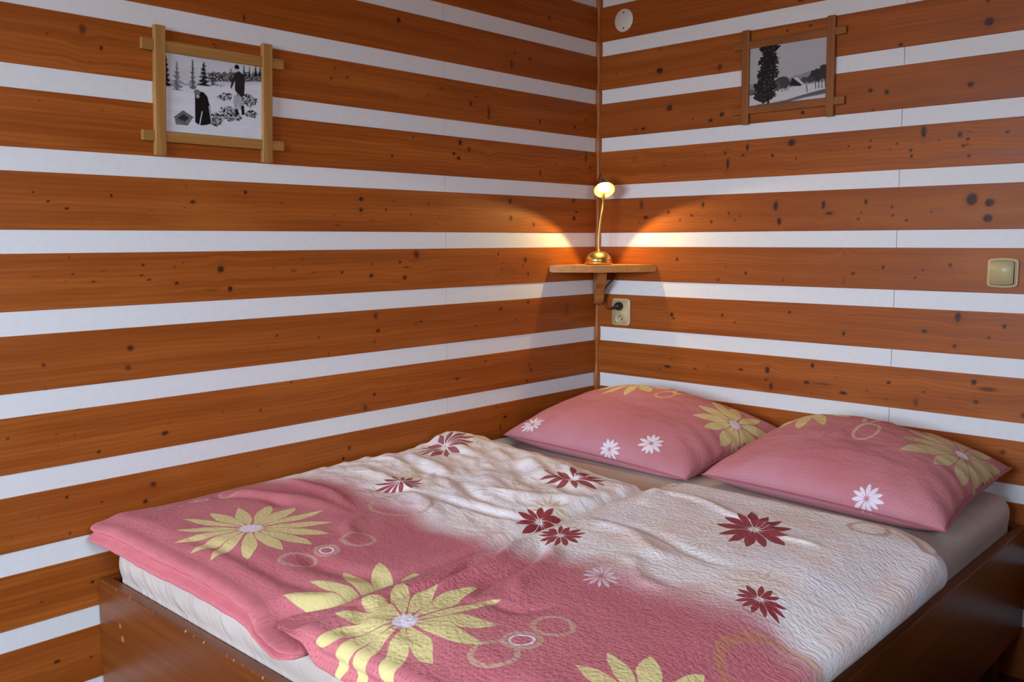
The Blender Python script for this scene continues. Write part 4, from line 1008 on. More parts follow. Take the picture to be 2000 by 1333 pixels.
def pillow(name, corners, T, mat, label, peak=(0.0, 0.35), lift=0.0, seed=1):
    """corners: front-left, front-right, back-right, back-left of the seam line (world); T = thickness"""
    A, B, C_, D = [np.array(c) for c in corners]
    n = 150
    a = np.linspace(-1, 1, n); a = np.sin(a * PI / 2) * 0.55 + a * 0.45
    U, V = np.meshgrid(a, a, indexing='ij')
    def mid(U, V):
        bow = 0.055
        u = U * (1 - bow * (1 - V ** 2) * np.abs(U) ** 2); v = V * (1 - bow * (1 - U ** 2) * np.abs(V) ** 2)
        su = (u + 1) / 2; sv = (v + 1) / 2
        P = (A[None, None] * ((1 - su) * (1 - sv))[..., None] + B[None, None] * (su * (1 - sv))[..., None]
             + C_[None, None] * (su * sv)[..., None] + D[None, None] * ((1 - su) * sv)[..., None])
        return P
    M = mid(U, V)
    e = np.clip((1 - np.abs(U) ** 2.7) * (1 - np.abs(V) ** 2.5), 0, 1)
    t_ = T * e ** 0.52
    # fullest a little behind the middle
    t_ = t_ * (1 + 0.16 * np.exp(-((V - peak[1]) / 0.5) ** 2 - ((U - peak[0]) / 0.6) ** 2) - 0.06)
    wr = fbm(U * 2.5 + seed, V * 3.5, 60 + seed, 3)
    edge = 1 - e
    rad = np.sin(np.arctan2(V - 0.0, U) * 26 + seed) * edge ** 2 * 0.0025
    top = M.copy(); bot = M.copy()
    top[..., 2] += 0.60 * t_ + 0.010 * wr * e ** 0.5 + rad * (e > 0)
    # a long shallow crease from the crown to the front
    if seed == 2:
        dd = (U + 0.12) - 0.28 * V
        top[..., 2] -= 0.005 * np.exp(-(dd / 0.025) ** 2) * sstep(V, -0.6, 0.0) * e ** 0.5
        top[..., 2] += 0.004 * np.exp(-((dd - 0.06) / 0.05) ** 2) * sstep(V, -0.6, 0.0) * e ** 0.5
    bot[..., 2] = np.maximum(bot[..., 2] - 0.40 * t_, MT + 0.0065)
    # nothing may reach into the walls
    for P in (top, bot):
        P[..., 1] = np.minimum(P[..., 1], -0.012)
        P[..., 0] = np.maximum(P[..., 0], 0.012)
    wdt = np.linalg.norm(B - A); dpt = np.linalg.norm(D - A)
    idx = np.arange(n * n).reshape(n, n)
    q = np.stack([idx[:-1, :-1], idx[1:, :-1], idx[1:, 1:], idx[:-1, 1:]], -1).reshape(-1, 4)
    co = np.concatenate([top.reshape(-1, 3), bot.reshape(-1, 3)])
    fa = np.concatenate([q, q[:, ::-1] + n * n])
    # the cloth's own measure: arc length over the bulge from the front left corner
    du = np.concatenate([np.zeros((1, n)), np.cumsum(np.linalg.norm(np.diff(top, axis=0), axis=2), 0)], 0)
    dv = np.concatenate([np.zeros((n, 1)), np.cumsum(np.linalg.norm(np.diff(top, axis=1), axis=2), 1)], 1)
    du = du - du[n // 2][None, :] + du[n // 2, n // 2]; dv = dv - dv[:, n // 2][:, None] + dv[n // 2, n // 2]
    cloth = np.stack([du, dv, 0 * U], -1).reshape(-1, 3)
    me = raw_mesh(co, fa)
    set_attr(me, 'cloth', np.concatenate([cloth, cloth * np.array([1, -1, 0]) - np.array([0, 0.004, 0])]), 'FLOAT_VECTOR')
    bm = bmesh.new(); bm.from_mesh(me)
    bmesh.ops.remove_doubles(bm, verts=bm.verts, dist=2e-5)
    me = me_from(bm)
    ctr = (float(M[..., 0].mean()), float(M[..., 1].mean()), MT + 0.0065)
    o = link(name, me, mat, None, True, origin=ctr)
    # seam piping round the edge
    ring = []
    for (U0, V0, U1, V1) in ((-1, -1, 1, -1), (1, -1, 1, 1), (1, 1, -1, 1), (-1, 1, -1, -1)):
        for k in range(24):
            f = k / 24
            p = mid(np.array([[U0 + (U1 - U0) * f]]), np.array([[V0 + (V1 - V0) * f]]))[0, 0]
            ring.append((max(p[0], 0.015), min(p[1], -0.015), max(p[2], MT + 0.0095)))
    link('seam', tube_me(ring, 0.0026, 8, closed=True), mat_seam, o, True, origin=ctr)
    return tag(o, label, 'pillow', 'pink pillows at the head of the bed')

mat_seam = plain('pillow_seam_pink', srgb(192, 104, 108), 0.9)
zf = MT + 0.020
P1F = [fl((0.128, 0.073), 0.048, 0.040, 0, .3, 11, 1.15, WHT, 1, .03, None, 21), fl((0.464, 0.028), 0.042, 0.040, 0, .5, 11, 1.15, WHT, 1, .03, None, 22),
       fl((0.596, 0.086), 0.046, 0.046, 0, .1, 11, 1.15, WHT, 1, .03, None, 23),
       fl((0.712, 0.385), 0.150, 0.150, 20, .2, 11, 1.12, YEL, 1, .015, (WHT, 0.13), 24), fl((0.290, 0.450), 0.15, 0.17, 20, .2, 11, 1.12, YEL, 1, .015, (WHT, 0.13), 25)]
P1R = [((0.450, 0.372), 0.040, 0.007, srgb(234, 186, 136), 0.8, 1.5), ((0.470, 0.445), 0.040, 0.010, srgb(234, 186, 136), 0.8, 1.7)]
pillow('pillow', [(0.045, -0.565, zf + 0.018), (0.765, -0.575, zf - 0.004), (0.800, -0.045, zf + 0.055), (0.060, -0.045, zf + 0.075)], 0.205,
       pillow_mat('floral_pillow_print_corner', 1.0, P1F, P1R), 'pink floral pillow in the corner under the lamp shelf', seed=1, peak=(-0.1, 0.45))
P2F = [fl((0.498, 0.027), 0.046, 0.044, 0, .3, 11, 1.15, WHT, 1, .03, None, 31), fl((0.010, 0.01), 0.05, 0.04, 0, .5, 11, 1.15, WHT, 1, .03, None, 32),
       fl((0.610, 0.390), 0.185, 0.185, 20, .2, 12, 1.15, srgb(212, 190, 140), 1, .015, (WHT, 0.10), 34), fl((0.150, 0.450), 0.15, 0.20, 20, .3, 11, 1.12, YEL, 1, .015, (WHT, 0.13), 35)]
P2R = [((0.380, 0.310), 0.056, 0.009, srgb(232, 186, 160), 0.85, 2.0), ((0.352, 0.425), 0.044, 0.012, srgb(232, 186, 160), 0.8, 1.9)]
pillow('pillow', [(0.800, -0.545, zf + 0.012), (1.470, -0.610, zf + 0.010), (1.462, -0.050, zf + 0.050), (0.842, -0.055, zf + 0.070)], 0.195,
       pillow_mat('floral_pillow_print_open', 2.0, P2F, P2R), 'pink floral pillow on the open side of the bed, below the light switch', seed=2, peak=(-0.35, 0.40))

# ------------------------------------------------------------------ corner shelf
M_SHELF = stained_wood('shelf_pine', srgb(190, 122, 58), srgb(212, 144, 74), 0, 0.45)
M_BRKT = stained_wood('bracket_pine', srgb(164, 100, 50), srgb(186, 118, 62), 2, 0.45)
SZ = -0.113 + H
def corner_shelf():
    root = empty('corner_shelf', (0.1, -0.1, SZ - 0.026), 'small bow-fronted pine shelf fixed across the corner above the pillows', 'shelf')
    a, b = (0.0065, -0.285), (0.272, -0.0065)
    out = [(0.022, -0.0065), (0.0065, -0.0065), (0.0065, -0.022), a]
    for k in range(1, 32):
        f = k / 32
        x = a[0] + (b[0] - a[0]) * f; y = a[1] + (b[1] - a[1]) * f
        bow = 0.040 * math.sin(PI * f) ** 0.9
        out.append((x + bow * 0.70, y - bow * 0.70))
    out.append(b)
    bm = bmesh.new()
    lo = [bm.verts.new((x, y, SZ - 0.026)) for x, y in out[1:]]
    hi = [bm.verts.new((x, y, SZ)) for x, y in out[1:]]
    n = len(lo)
    bm.faces.new(lo[::-1]); top = bm.faces.new(hi)
    for k in range(n): bm.faces.new((lo[k], lo[(k + 1) % n], hi[(k + 1) % n], hi[k]))
    bmesh.ops.recalc_face_normals(bm, faces=bm.faces)
    es = [e_ for e_ in bm.edges if abs(e_.verts[0].co.z - e_.verts[1].co.z) < 1e-6]
    bmesh.ops.bevel(bm, geom=es, offset=0.003, segments=2, affect='EDGES')
    link('shelf_board', me_from(bm), M_SHELF, root, origin=(0.1, -0.1, SZ - 0.026))
    # bracket: a board set on the diagonal with a curved front edge
    d = Vector((1, -1, 0)).normalized(); s = Vector((1, 1, 0)).normalized()
    prof = [(0.021, 0.0), (0.150, 0.0), (0.146, -0.018), (0.128, -0.045), (0.100, -0.066), (0.080, -0.090), (0.070, -0.108), (0.052, -0.122), (0.030, -0.128), (0.021, -0.128)]
    bm = bmesh.new()
    L = [bm.verts.new(d * r + s * -0.017 + Vector((0, 0, SZ - 0.026 + z))) for r, z in prof]
    Rr = [bm.verts.new(d * r + s * 0.017 + Vector((0, 0, SZ - 0.026 + z))) for r, z in prof]
    n = len(L)
    bm.faces.new(L); bm.faces.new(Rr[::-1])
    for k in range(n): bm.faces.new((L[k], Rr[k], Rr[(k + 1) % n], L[(k + 1) % n]))
    bmesh.ops.recalc_face_normals(bm, faces=bm.faces)
    bmesh.ops.bevel(bm, geom=list(bm.edges), offset=0.0022, segments=2, affect='EDGES')
    link('bracket', me_from(bm), M_BRKT, root, origin=(0.06, -0.06, SZ - 0.154))
corner_shelf()

# ------------------------------------------------------------------ lamp on the shelf
def brass():
    t = NT('brushed_brass', 0.22, 0.5)
    t.b.inputs['Metallic'].default_value = 1.0
    n = t.noise(t.vmath('MULTIPLY', t.coord('Object'), (1.0, 1.0, 30.0)), 20.0, 2.0)
    t.put(t.b.inputs['Roughness'], t.ss(n, 0.2, 0.8, 0.26, 0.42))
    return t.base(t.mix(n, srgb(186, 150, 84), srgb(206, 172, 104)))
M_BRASS = brass()
LB = Vector((0.098, -0.120, SZ))
HD = Vector((0.120, -0.119, 0.160 + H))
AX = Vector((0.512, -0.472, -0.718)).normalized()
def desk_lamp():
    root = empty('shelf_lamp', LB, 'lit brass gooseneck lamp standing on the small corner shelf', 'lamp')
    prof = [(0.0, 0.0005), (0.046, 0.0005), (0.0495, 0.003), (0.0500, 0.009), (0.0485, 0.0115), (0.0478, 0.0130)]
    for k in range(1, 13):
        a = k / 13 * PI / 2
        prof.append((0.0478 * math.cos(a) + 0.0005, 0.013 + 0.036 * math.sin(a)))
    prof += [(0.006, 0.0495), (0.0055, 0.055), (0.0, 0.055)]
    link('base', lathe_me(prof, 64, org=LB, cap=False), M_BRASS, root, True, origin=LB)
    tail = HD - AX * 0.055
    pts = spline([LB + Vector((0, 0, 0.045)), LB + Vector((0.001, -0.001, 0.10)), LB + Vector((0.006, 0.000, 0.15)), LB + Vector((0.013, 0.003, 0.20)),
                  LB + Vector((0.010, 0.014, 0.25)), LB + Vector((0.004, 0.024, 0.288)), tail + Vector((-0.010, 0.010, 0.012)), tail], 14)
    link('gooseneck', tube_me(pts, 0.0045, 14), M_BRASS, root, True, origin=LB)
    # small bell shade, hollow, open towards AX
    sh = [(0.008, -0.062), (0.012, -0.060), (0.016, -0.050), (0.020, -0.040), (0.027, -0.026), (0.033, -0.012), (0.0365, 0.002), (0.0385, 0.010), (0.0395, 0.012),
          (0.0385, 0.0125), (0.0372, 0.010), (0.0352, 0.002), (0.0315, -0.011), (0.0255, -0.025), (0.0185, -0.038), (0.010, -0.046), (0.0, -0.047)]
    link('lamp_shade', lathe_me(sh, 56, axis=AX, org=HD, cap=False), M_BRASS, root, True, origin=HD)
    t = NT('lit_bulb_glass', 0.3)
    t.put(t.b.inputs['Base Color'], (1, 0.9, 0.7))
    t.put(t.b.inputs['Emission Color'], (1.0, 0.80, 0.42)); t.b.inputs['Emission Strength'].default_value = 16.0
    bl = [(0.0, -0.044), (0.009, -0.042), (0.016, -0.030), (0.021, -0.016), (0.0235, -0.006), (0.021, 0.000), (0.012, 0.003), (0.0, 0.004)]
    link('bulb', lathe_me(bl, 40, axis=AX, org=HD, cap=False), t.m, root, True, origin=HD)
    d = bpy.data.lights.new('bulb_light', 'SPOT')
    d.energy = LAMP_W; d.color = (1.0, 0.70, 0.22)
    d.spot_size = math.radians(139); d.spot_blend = 0.10; d.shadow_soft_size = 0.010
    lo = bpy.data.objects.new('bulb_light', d); C.objects.link(lo)
    lo.parent = root
    lo.location = HD + AX * 0.022 - LB
    lo.rotation_euler = AX.to_track_quat('-Z', 'Y').to_euler()
LAMP_W = 7.5
desk_lamp()


# ------------------------------------------------------------------ socket, plug, switch, round cover
M_IVORY = plain('ivory_plastic', srgb(214, 192, 146), 0.32)
M_IVORY2 = plain('ivory_plastic_worn', srgb(196, 178, 130), 0.36)
M_DARK = plain('dark_recess', srgb(24, 18, 12), 0.6)
FY = -0.0042                                   # face of the boards on the right wall

def prism_y(pts, y0, y1, bevel=0.0, seg=3):
    """outline in x/z extruded from y0 (at the wall) to y1"""
    bm = bmesh.new()
    A = [bm.verts.new((x, y0, z)) for x, z in pts]; B = [bm.verts.new((x, y1, z)) for x, z in pts]
    n = len(A)
    bm.faces.new(A); f = bm.faces.new(B[::-1])
    for k in range(n): bm.faces.new((A[k], A[(k + 1) % n], B[(k + 1) % n], B[k]))
    bmesh.ops.recalc_face_normals(bm, faces=bm.faces)
    if bevel:
        es = [e_ for e_ in bm.edges if abs(e_.verts[0].co.y - y1) < 1e-6 and abs(e_.verts[1].co.y - y1) < 1e-6]
        bmesh.ops.bevel(bm, geom=es, offset=bevel, segments=seg, affect='EDGES')
    return me_from(bm)

def rrect(cx, cz, w, h, r, k=6, bulge=0.0):
    out = []
    for qx, qz, a0 in ((1, 1, 0), (-1, 1, PI / 2), (-1, -1, PI), (1, -1, 1.5 * PI)):
        for i in range(k + 1):
            a = a0 + i / k * PI / 2
            out.append((cx + qx * (w / 2 - r) + r * math.cos(a), cz + qz * (h / 2 - r) + r * math.sin(a)))
        if bulge and qz == (1 if a0 == 0 else -1) and a0 in (0, PI):
            for j in range(1, 8):
                f = j / 8
                out.append((cx + qx * (w / 2 - r) * (1 - 2 * f), cz + qz * (h / 2 + bulge * math.sin(PI * f))))
    return out

def socket():
    cx, cz = 0.1220, -0.2905 + H
    root = empty('wall_socket', (cx, FY, cz), 'ivory double wall socket below the corner shelf, a plug in its upper outlet', 'socket')
    link('cover_plate', prism_y(rrect(cx, cz, 0.080, 0.099, 0.012), FY, FY - 0.016, 0.005), M_IVORY, root, True, origin=(cx, FY, cz - 0.05))
    for dz in (0.0225, -0.0245):
        p = [(0.0205, 0.0), (0.0205, 0.0016), (0.0190, 0.0016), (0.0185, -0.0100), (0.0, -0.0100)]
        o = Vector((cx, FY - 0.0165, cz + dz))
        ob = link('outlet', lathe_me([(0.0, 0.0002), (0.0165, 0.0002), (0.0172, 0.0012), (0.0195, 0.0012), (0.0198, 0.0002)], 40, axis=(0, -1, 0), org=o, cap=False), M_IVORY2, root, True, origin=o)
        pin = lathe_me([(0.0, 0.0), (0.0024, 0.0), (0.0024, 0.0065), (0.0015, 0.0078), (0.0, 0.008)], 16, axis=(0, -1, 0), org=o + Vector((0, -0.0003, 0.010)), cap=False)
        link('earth_pin', pin, plain('nickel_pin', srgb(150, 140, 110), 0.3, 1.0), ob, True, origin=o)
        for sx in (-1, 1):
            h = lathe_me([(0.0, 0.0004), (0.0024, 0.0004), (0.0024, 0.0002)], 14, axis=(0, -1, 0), org=o + Vector((sx * 0.0095, -0.0003, -0.001)), cap=False)
            link('pin_hole', h, M_DARK, ob, True, origin=o)
    # plug with its flex
    M_PLUG = plain('dark_brown_plug', srgb(44, 32, 22), 0.45)
    o = Vector((cx, FY - 0.0172, cz + 0.0225))
    pr = empty('lamp_plug', o, 'dark brown plug pushed into the upper outlet, its thin flex running up behind the shelf', 'plug')
    link('plug_body', lathe_me([(0.0, 0.0002), (0.0155, 0.0002), (0.0160, 0.003), (0.0155, 0.012), (0.0120, 0.019), (0.0090, 0.024), (0.0, 0.025)], 32, axis=(0, -1, 0), org=o, cap=False), M_PLUG, pr, True, origin=o)
    neck = spline([o + Vector((0.000, -0.018, 0.0)), o + Vector((-0.010, -0.021, -0.004)), o + Vector((-0.020, -0.020, -0.008)), o + Vector((-0.028, -0.019, -0.010))], 6)
    link('cord_grip', tube_me(neck, [0.0065 - 0.0035 * k / (len(neck) - 1) for k in range(len(neck))], 12), M_PLUG, pr, True, origin=o)
    fx = spline([o + Vector((-0.027, -0.019, -0.010)), o + Vector((-0.042, -0.014, -0.013)), o + Vector((-0.058, -0.008, -0.006)), o + Vector((-0.068, -0.004, 0.012)),
                 (0.052, -0.0225, -0.215 + H), (0.064, -0.012, -0.188 + H), (0.088, -0.010, -0.165 + H), (0.082, -0.010, -0.150 + H), (0.075, -0.010, -0.1425 + H)], 10)
    link('flex', tube_me(fx, 0.0024, 8), plain('brown_flex', srgb(84, 54, 34), 0.5), pr, True, origin=o)
socket()

def light_switch():
    cx, cz = 1.4015, -0.1170 + H
    root = empty('light_switch', (cx, FY, cz), 'square ivory rocker light switch on the right-hand wall', 'light switch')
    link('switch_frame', prism_y(rrect(cx, cz, 0.0765, 0.0765, 0.010, 6, 0.002), FY, FY - 0.012, 0.0045), M_IVORY, root, True, origin=(cx, FY, cz - 0.038))
    link('shadow_gap', prism_y(rrect(cx, cz, 0.0620, 0.0640, 0.006, 6, 0.002), FY - 0.0121, FY - 0.0124), M_DARK, root, False, origin=(cx, FY, cz - 0.03))
    me = prism_y(rrect(cx - 0.0006, cz + 0.0004, 0.0595, 0.0612, 0.005, 6, 0.002), 0.0, -0.0065, 0.0016)
    # pressed in at the top, standing out at the bottom right
    for v in me.vertices:
        if v.co.y < -0.001: v.co.y -= 0.0025 * (-(v.co.z - cz) / 0.03) * 0.6
        v.co.y += FY - 0.0125
    link('rocker', me, M_IVORY2, root, True, origin=(cx, FY, cz - 0.03))
light_switch()

def round_cover():
    cx, cz = 0.1165, 0.7600 + H
    o = Vector((cx, FY, cz))
    root = empty('round_cover_plate', o, 'round off-white blank cover with two screws, high on the right wall near the corner', 'cover plate')
    link('disc', lathe_me([(0.0, 0.0), (0.0400, 0.0), (0.0400, 0.0022), (0.0385, 0.0036), (0.0, 0.0044)], 64, axis=(0, -1, 0), org=o, cap=False), plain('off_white_plastic', srgb(222, 214, 206), 0.4), root, True, origin=o)
    for dz in (0.0275, -0.0275):
        s = o + Vector((0.0, -0.0039, dz))
        link('screw', lathe_me([(0.0032, 0.0), (0.0032, 0.0006), (0.0, 0.0014)], 16, axis=(0, -1, 0), org=s, cap=False), plain('screw_steel', srgb(90, 84, 76), 0.4, 0.8), root, True, origin=s)
round_cover()

# ------------------------------------------------------------------ unseen chest added beside the bed to keep daylight off its side board
def added_shade_chest():
    x0, x1, y0, y1, h = 1.97, 2.47, -2.30, -0.12, 0.74
    t = empty('added_shade_chest', ((x0 + x1) / 2, (y0 + y1) / 2, 0.0), 'unseen long low chest of dark brown wood added to shade the side of the bed', 'chest')
    mt = stained_wood('shade_chest_wood', srgb(62, 34, 18), srgb(80, 46, 26), 1)
    box('body', (x0 + 0.012, y0 + 0.01, 0.05), (x1, y1 - 0.01, h - 0.024), mt, t, bevel=0.003)
    box('top', (x0 - 0.012, y0, h - 0.0238), (x1, y1, h), mt, t, bevel=0.004)
    box('plinth', (x0 + 0.04, y0 + 0.04, 0.0), (x1 - 0.02, y1 - 0.04, 0.0498), mt, t)
    w = (y1 - y0 - 0.02) / 3
    for k in range(3):
        ya = y0 + 0.01 + k * w
        dr = box('door', (x0 - 0.006, ya + 0.006, 0.062), (x0 + 0.0115, ya + w - 0.006, h - 0.036), mt, t, bevel=0.003)
        p = Vector((x0 - 0.006, ya + w * (0.85 if k < 2 else 0.15), h * 0.62))
        kn = link('knob', lathe_me([(0.005, 0.0), (0.005, 0.010), (0.012, 0.014), (0.014, 0.022), (0.008, 0.027), (0.0, 0.028)], 24, axis=(-1, 0, 0), org=p, cap=False), M_BRASS, None, True, origin=p)
        kn.parent = dr
        kn.location = p - t.location - dr.location
added_shade_chest()

# ------------------------------------------------------------------ framed photographs
M_OAKL = {}
def oak(along, wall):
    if (along, wall) not in M_OAKL:
        ca, cb = ((156, 108, 54), (184, 134, 72)) if wall == 'left' else ((134, 78, 34), (160, 98, 46))
        M_OAKL[along, wall] = stained_wood('frame_wood_%s_%d' % (wall, along), srgb(*ca), srgb(*cb), along, 0.4)
    return M_OAKL[along, wall]

def inpoly(U, V, P):
    P = np.array(P, float); r = np.zeros(U.shape, bool)
    j = len(P) - 1
    for i in range(len(P)):
        c = ((P[i, 1] > V) != (P[j, 1] > V)) & (U < (P[j, 0] - P[i, 0]) * (V - P[i, 1]) / (P[j, 1] - P[i, 1] + 1e-12) + P[i, 0])
        r ^= c; j = i
    return r
def seg(U, V, a, b, w):
    dx, dy = b[0] - a[0], (b[1] - a[1]); t = np.clip(((U - a[0]) * dx + (V - a[1]) * dy) / (dx * dx + dy * dy), 0, 1)
    return np.hypot(U - a[0] - t * dx, V - a[1] - t * dy) < w
def spruce(img, U, V, cx, y0, y1, w, tone, seed, thin=0.0):
    f = (V - y0) / (y1 - y0)
    n = fbm(U * 60, V * 75, seed, 2)
    half = w * np.clip(f, 0, 1) ** 0.8 * (0.75 + 0.35 * np.sin(f * 38 + seed)) + n * w * 0.7
    m = (f > 0) & (f < 1) & (np.abs(U - cx) < half) & (fbm(U * 90 + 9, V * 90, seed + 4, 2) > thin - 0.25)
    img[m] = tone
    img[(np.abs(U - cx) < 0.004) & (f > 0) & (f < 1.02)] = tone

def print_left(U, V):
    n = fbm(U * 9, V * 9, 3, 3)
    img = 0.74 + 0.05 * n + 0.0 * U
    snow = V > (0.44 - 0.20 * U)
    img[snow] = (0.80 + 0.06 * fbm(U * 5, V * 12, 8, 3))[snow]
    # distant wood along the skyline
    line = 0.30 - 0.17 * U + 0.06 * fbm(U * 34, U * 0, 5, 2)
    far = (V > line - 0.05 * (U > 0.42)) & (V < 0.37 - 0.17 * U) & (U > 0.42) & (fbm(U * 110, V * 40, 9, 2) > -0.10)
    img[far] = 0.22
    fe = (V > 0.36 - 0.1 * U) & (V < 0.40 - 0.1 * U) & (U < 0.6) & (fbm(U * 80, V * 60, 12, 2) > 0.12)
    img[fe] = 0.30
    for cx, y0, y1, w, tn, th in ((0.0, 0.05, 0.42, .045, .12, 0), (0.105, 0.10, 0.46, .055, .30, .22), (0.262, 0.04, 0.42, .035, .26, .15), (0.375, 0.05, 0.36, .058, .12, .05),
                                  (0.47, 0.17, 0.34, .03, .3, .15), (0.80, 0.02, 0.20, .02, .15, 0), (0.86, 0.02, .17, .018, .2, 0), (0.93, 0.0, 0.14, .025, .12, 0), (0.98, 0.0, .13, .02, .12, 0), (0.66, .08, .26, .02, .2, 0.05)):
        spruce(img, U, V, cx, y0, y1, w, tn, int(cx * 100) + 3, th)
    # heaps of brushwood
    for cx, cy, rx, ry in ((0.62, 0.70, .09, .10), (0.50, 0.78, .07, .10), (0.60, 0.47, .08, .05), (0.86, 0.48, .08, .09), (0.88, 0.66, .08, .05), (0.72, .70, .05, .07)):
        q = ((U - cx) / rx) ** 2 + ((V - cy) / ry) ** 2 + 2.2 * fbm(U * 15, V * 15, int(cx * 60), 3)
        m = (q < 0.95) & ((np.abs(fbm(U * 40, V * 46, 17, 2)) < 0.09) | (fbm(U * 30, V * 34, 29, 2) > 0.14))
        img[m] = 0.14
    # standing figure in a coat and cap, spade in hand
    img[inpoly(U, V, [(.705, .13), (.745, .10), (.79, .14), (.81, .22), (.805, .36), (.80, .42), (.77, .46), (.72, .43), (.70, .34), (.705, .22), (.68, .30), (.665, .35), (.652, .34), (.672, .22)])] = 0.16
    img[inpoly(U, V, [(.69, .43), (.77, .45), (.785, .55), (.775, .62), (.745, .62), (.735, .53), (.73, .63), (.70, .63), (.685, .53)])] = 0.62
    img[inpoly(U, V, [(.705, .62), (.735, .62), (.738, .70), (.705, .70)])] = 0.12
    img[inpoly(U, V, [(.77, .56), (.80, .56), (.805, .68), (.772, .69)])] = 0.12
    img[((U - .726) / .020) ** 2 + ((V - .085) / .032) ** 2 < 1] = 0.70
    img[(((U - .723) / .025) ** 2 + ((V - .055) / .036) ** 2 < 1) & (V < .075)] = 0.08
    img[seg(U, V, (.67, .34), (.77, .46), .006)] = 0.75
    # bent figure in a long dark coat, leaning on a stick
    img[inpoly(U, V, [(.285, .46), (.33, .44), (.375, .45), (.41, .50), (.435, .62), (.45, .76), (.455, .84), (.40, .87), (.33, .885), (.285, .85), (.283, .70), (.285, .58)])] = 0.11
    img[((U - .305) / .033) ** 2 + ((V - .455) / .035) ** 2 < 1] = 0.40
    img[((U - .312) / .018) ** 2 + ((V - .508) / .026) ** 2 < 1] = 0.60
    img[seg(U, V, (.355, .70), (.325, .90), .005)] = 0.85
    img[seg(U, V, (.425, .62), (.452, .84), .004)] = 0.85
    # crate
    img[inpoly(U, V, [(.165, .72), (.262, .79), (.21, .90), (.09, .90), (.080, .81)])] = 0.42
    img[inpoly(U, V, [(.165, .755), (.225, .80), (.18, .855), (.105, .82)])] = 0.20
    img[seg(U, V, (.08, .81), (.165, .72), .006) | seg(U, V, (.165, .72), (.262, .79), .006) | seg(U, V, (.09, .83), (.20, .895), .005)] = 0.30
    return img + 0.02 * gnoise(U * 130, V * 130, 2)

def print_right(U, V):
    img = 0.66 + 0.03 * fbm(U * 4, V * 4, 3, 3) - 0.05 * V
    hill = V > 0.62 - 0.10 * np.exp(-((U - 0.9) / 0.35) ** 2) + 0.02 * fbm(U * 12, U * 0, 3)
    img[hill] = 0.50
    snow = V > 0.78 - 0.06 * U
    img[snow] = 0.74
    for cx, cy, rx, ry, tn in ((0.44, .66, .10, .10, .24), (0.36, .70, .06, .08, .3), (0.88, .60, .10, .10, .16), (0.97, .56, .08, .12, .18), (0.72, .66, .05, .05, .26), (0.80, .66, .05, .05, .22), (.03, .76, .05, .05, .35)):
        q = ((U - cx) / rx) ** 2 + ((V - cy) / ry) ** 2 + 0.9 * fbm(U * 26, V * 26, int(cx * 50), 2)
        img[q < 1] = tn
    # cottage roof deep in snow
    img[inpoly(U, V, [(.53, .72), (.57, .58), (.72, .735), (.66, .745)])] = 0.10
    img[inpoly(U, V, [(.565, .585), (.61, .575), (.735, .735), (.70, .74)])] = 0.74
    img[(np.abs(U - .60) < .008) & (V > .56) & (V < .60)] = 0.3
    img[seg(U, V, (.75, .75), (.76, .86), .006)] = 0.3
    for x in (.86, .90, .94, .98): img[seg(U, V, (x, .66), (x + .005, .82), .005)] = 0.2
    img[(np.abs(V - (.99 - .16 * np.clip(U - .45, 0, 1) ** .8 * 1.2)) < .012 + .02 * U) & (U > .1)] = 0.32
    img[(np.abs(V - (1.01 - .10 * U)) < .010)] = 0.40
    img[(V > .76) & (V < .80) & (U > .32) & (U < .53) & (fbm(U * 60, V * 60, 5, 2) > .1)] = 0.2
    # tall dark spruce
    n = fbm(U * 22, V * 24, 33, 3)
    cx = 0.215 + 0.05 * (1 - V)
    half = 0.10 + 0.055 * V + 0.02 * np.sin(V * 30) + 0.10 * n
    half = np.where(V > .86, half * np.clip((0.97 - V) / .11, 0, 1), half)
    m = (np.abs(U - cx + 0.02 * (V > .6)) < half)
    img[m] = 0.09
    img[m & (fbm(U * 34, V * 40, 44, 2) > .22)] = 0.36
    for x in (.185, .255): img[(np.abs(U - x) < (.008 if x < .2 else .016)) & (V > .80) & (V < .975)] = 0.08
    return img + 0.015 * gnoise(U * 130, V * 130, 2)

def print_mat(name, tint):
    t = NT(name, 0.25, 0.5)
    a = t.attr('tone').outputs['Color']
    return t.base(t.mix(1.0, a, tint, 'MULTIPLY'))

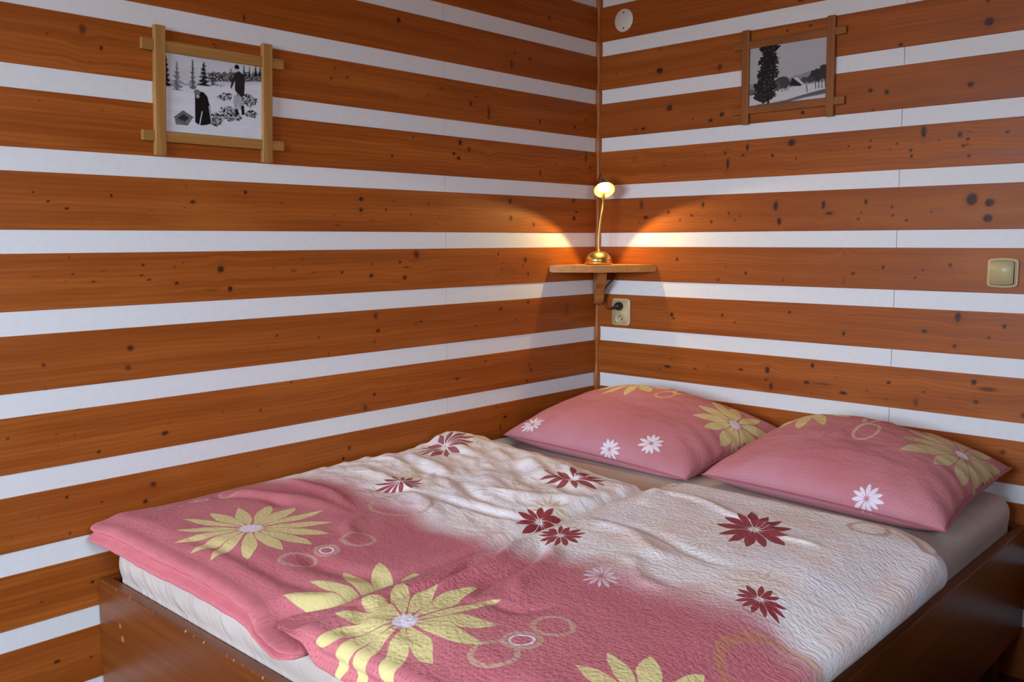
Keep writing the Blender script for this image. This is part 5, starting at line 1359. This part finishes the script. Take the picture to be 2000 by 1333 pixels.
def picture(kind, hb, vb, ha, va, im, wall, fn, label, tint, hook=None, rack=0.0):
    """hb: z ranges of the two horizontal bars, vb: ranges along the wall of the two uprights; ha / va their full extents"""
    def P(s, z, d):                          # wall coordinates -> world; d = distance in front of the boards
        return (0.0042 + d, s, z + H) if wall == 'left' else (s, -0.0042 - d, z + H)
    cz = (va[0] + va[1]) / 2; cs = (ha[0] + ha[1]) / 2
    root = empty('framed_photograph', P(cs, va[0], 0.0), label, 'picture', 'rustic framed photographs on the boarded walls')
    for z0_, z1_ in hb:
        a, b = P(ha[0], z0_, 0.0015), P(ha[1], z1_, 0.0125)
        box('frame_rail', tuple(map(min, a, b)), tuple(map(max, a, b)), oak(1 if wall == 'left' else 0, wall), root, bevel=0.0024)
    for s0_, s1_ in vb:
        a, b = P(s0_, va[0], 0.0008), P(s1_, va[1], 0.0150)
        box('frame_stile', tuple(map(min, a, b)), tuple(map(max, a, b)), oak(2, wall), root, bevel=0.0026)
    # the print lies behind the bars
    (sa, sb), (za, zb) = im
    n, m_ = 330, 240
    S = np.linspace(sa - 0.004, sb + 0.004, n); Zz = np.linspace(za - 0.004, zb + 0.004, m_)
    SS, ZZ = np.meshgrid(S, Zz, indexing='ij')
    U = (SS - sa) / (sb - sa); V = 1 - (ZZ - za) / (zb - za)
    img = np.clip(fn(U, V), 0.02, 1)
    for _ in range(1):
        img = (img + np.roll(img, 1, 0) + np.roll(img, -1, 0) + np.roll(img, 1, 1) + np.roll(img, -1, 1)) / 5
    if wall == 'left': Pt = np.stack([np.full_like(SS, 0.0042 + 0.0062), SS, ZZ + H], -1)
    else: Pt = np.stack([SS, np.full_like(SS, -0.0042 - 0.0062), ZZ + H], -1)
    me = grid_mesh(Pt)
    set_attr(me, 'tone', np.stack([np.clip(img * 1.16, 0, 1) ** 2.2] * 3 + [np.ones_like(img)], -1), 'FLOAT_COLOR')
    link('photograph', me, print_mat('black_and_white_print_' + kind, tint), root, origin=P(cs, va[0], 0.0))
    a, b = P(sa - 0.006, za - 0.006, 0.0018), P(sb + 0.006, zb + 0.006, 0.0055)
    box('backing_board', tuple(map(min, a, b)), tuple(map(max, a, b)), plain('backing_card', srgb(120, 100, 74), 0.8), root)
    # the frame is racked a little out of square
    ax_ = 1 if wall == 'left' else 0
    for ch in root.children:
        base_ = ch.location + root.location
        for v in ch.data.vertices:
            v.co[ax_] += rack * (v.co.z + base_.z - cz - H)
    if hook:
        s, z = hook
        ring = [P(s + 0.0050 * math.cos(k / 20 * 2 * PI), z + 0.0065 * math.sin(k / 20 * 2 * PI), 0.004 ) for k in range(20)]
        link('hanging_ring', tube_me(ring, 0.0009, 8, closed=True), plain('old_brass_ring', srgb(140, 104, 60), 0.35, 1.0), root, True, origin=P(s, z, 0.0))

picture('snow_workers', ((0.2115, 0.2370), (0.4205, 0.4475)), ((-1.7170, -1.6890), (-1.4300, -1.4010)), (-1.7475, -1.3655), (0.1785, 0.4805),
        ((-1.6855, -1.4280), (0.2370, 0.4210)), 'left', print_left, 'framed black and white photograph of two people working in snow', (0.86, 0.88, 0.92), hook=(-1.5560, 0.4540), rack=0.036)
picture('snow_spruce', ((0.3810, 0.4060), (0.5870, 0.6110)), ((0.5985, 0.6245), (0.8830, 0.9090)), (0.5660, 0.9420), (0.3480, 0.6470),
        ((0.6240, 0.8830), (0.4040, 0.5890)), 'right', print_right, 'framed black and white photograph of a tall dark spruce by a snowy cottage', (0.86, 0.84, 0.84), rack=-0.010)
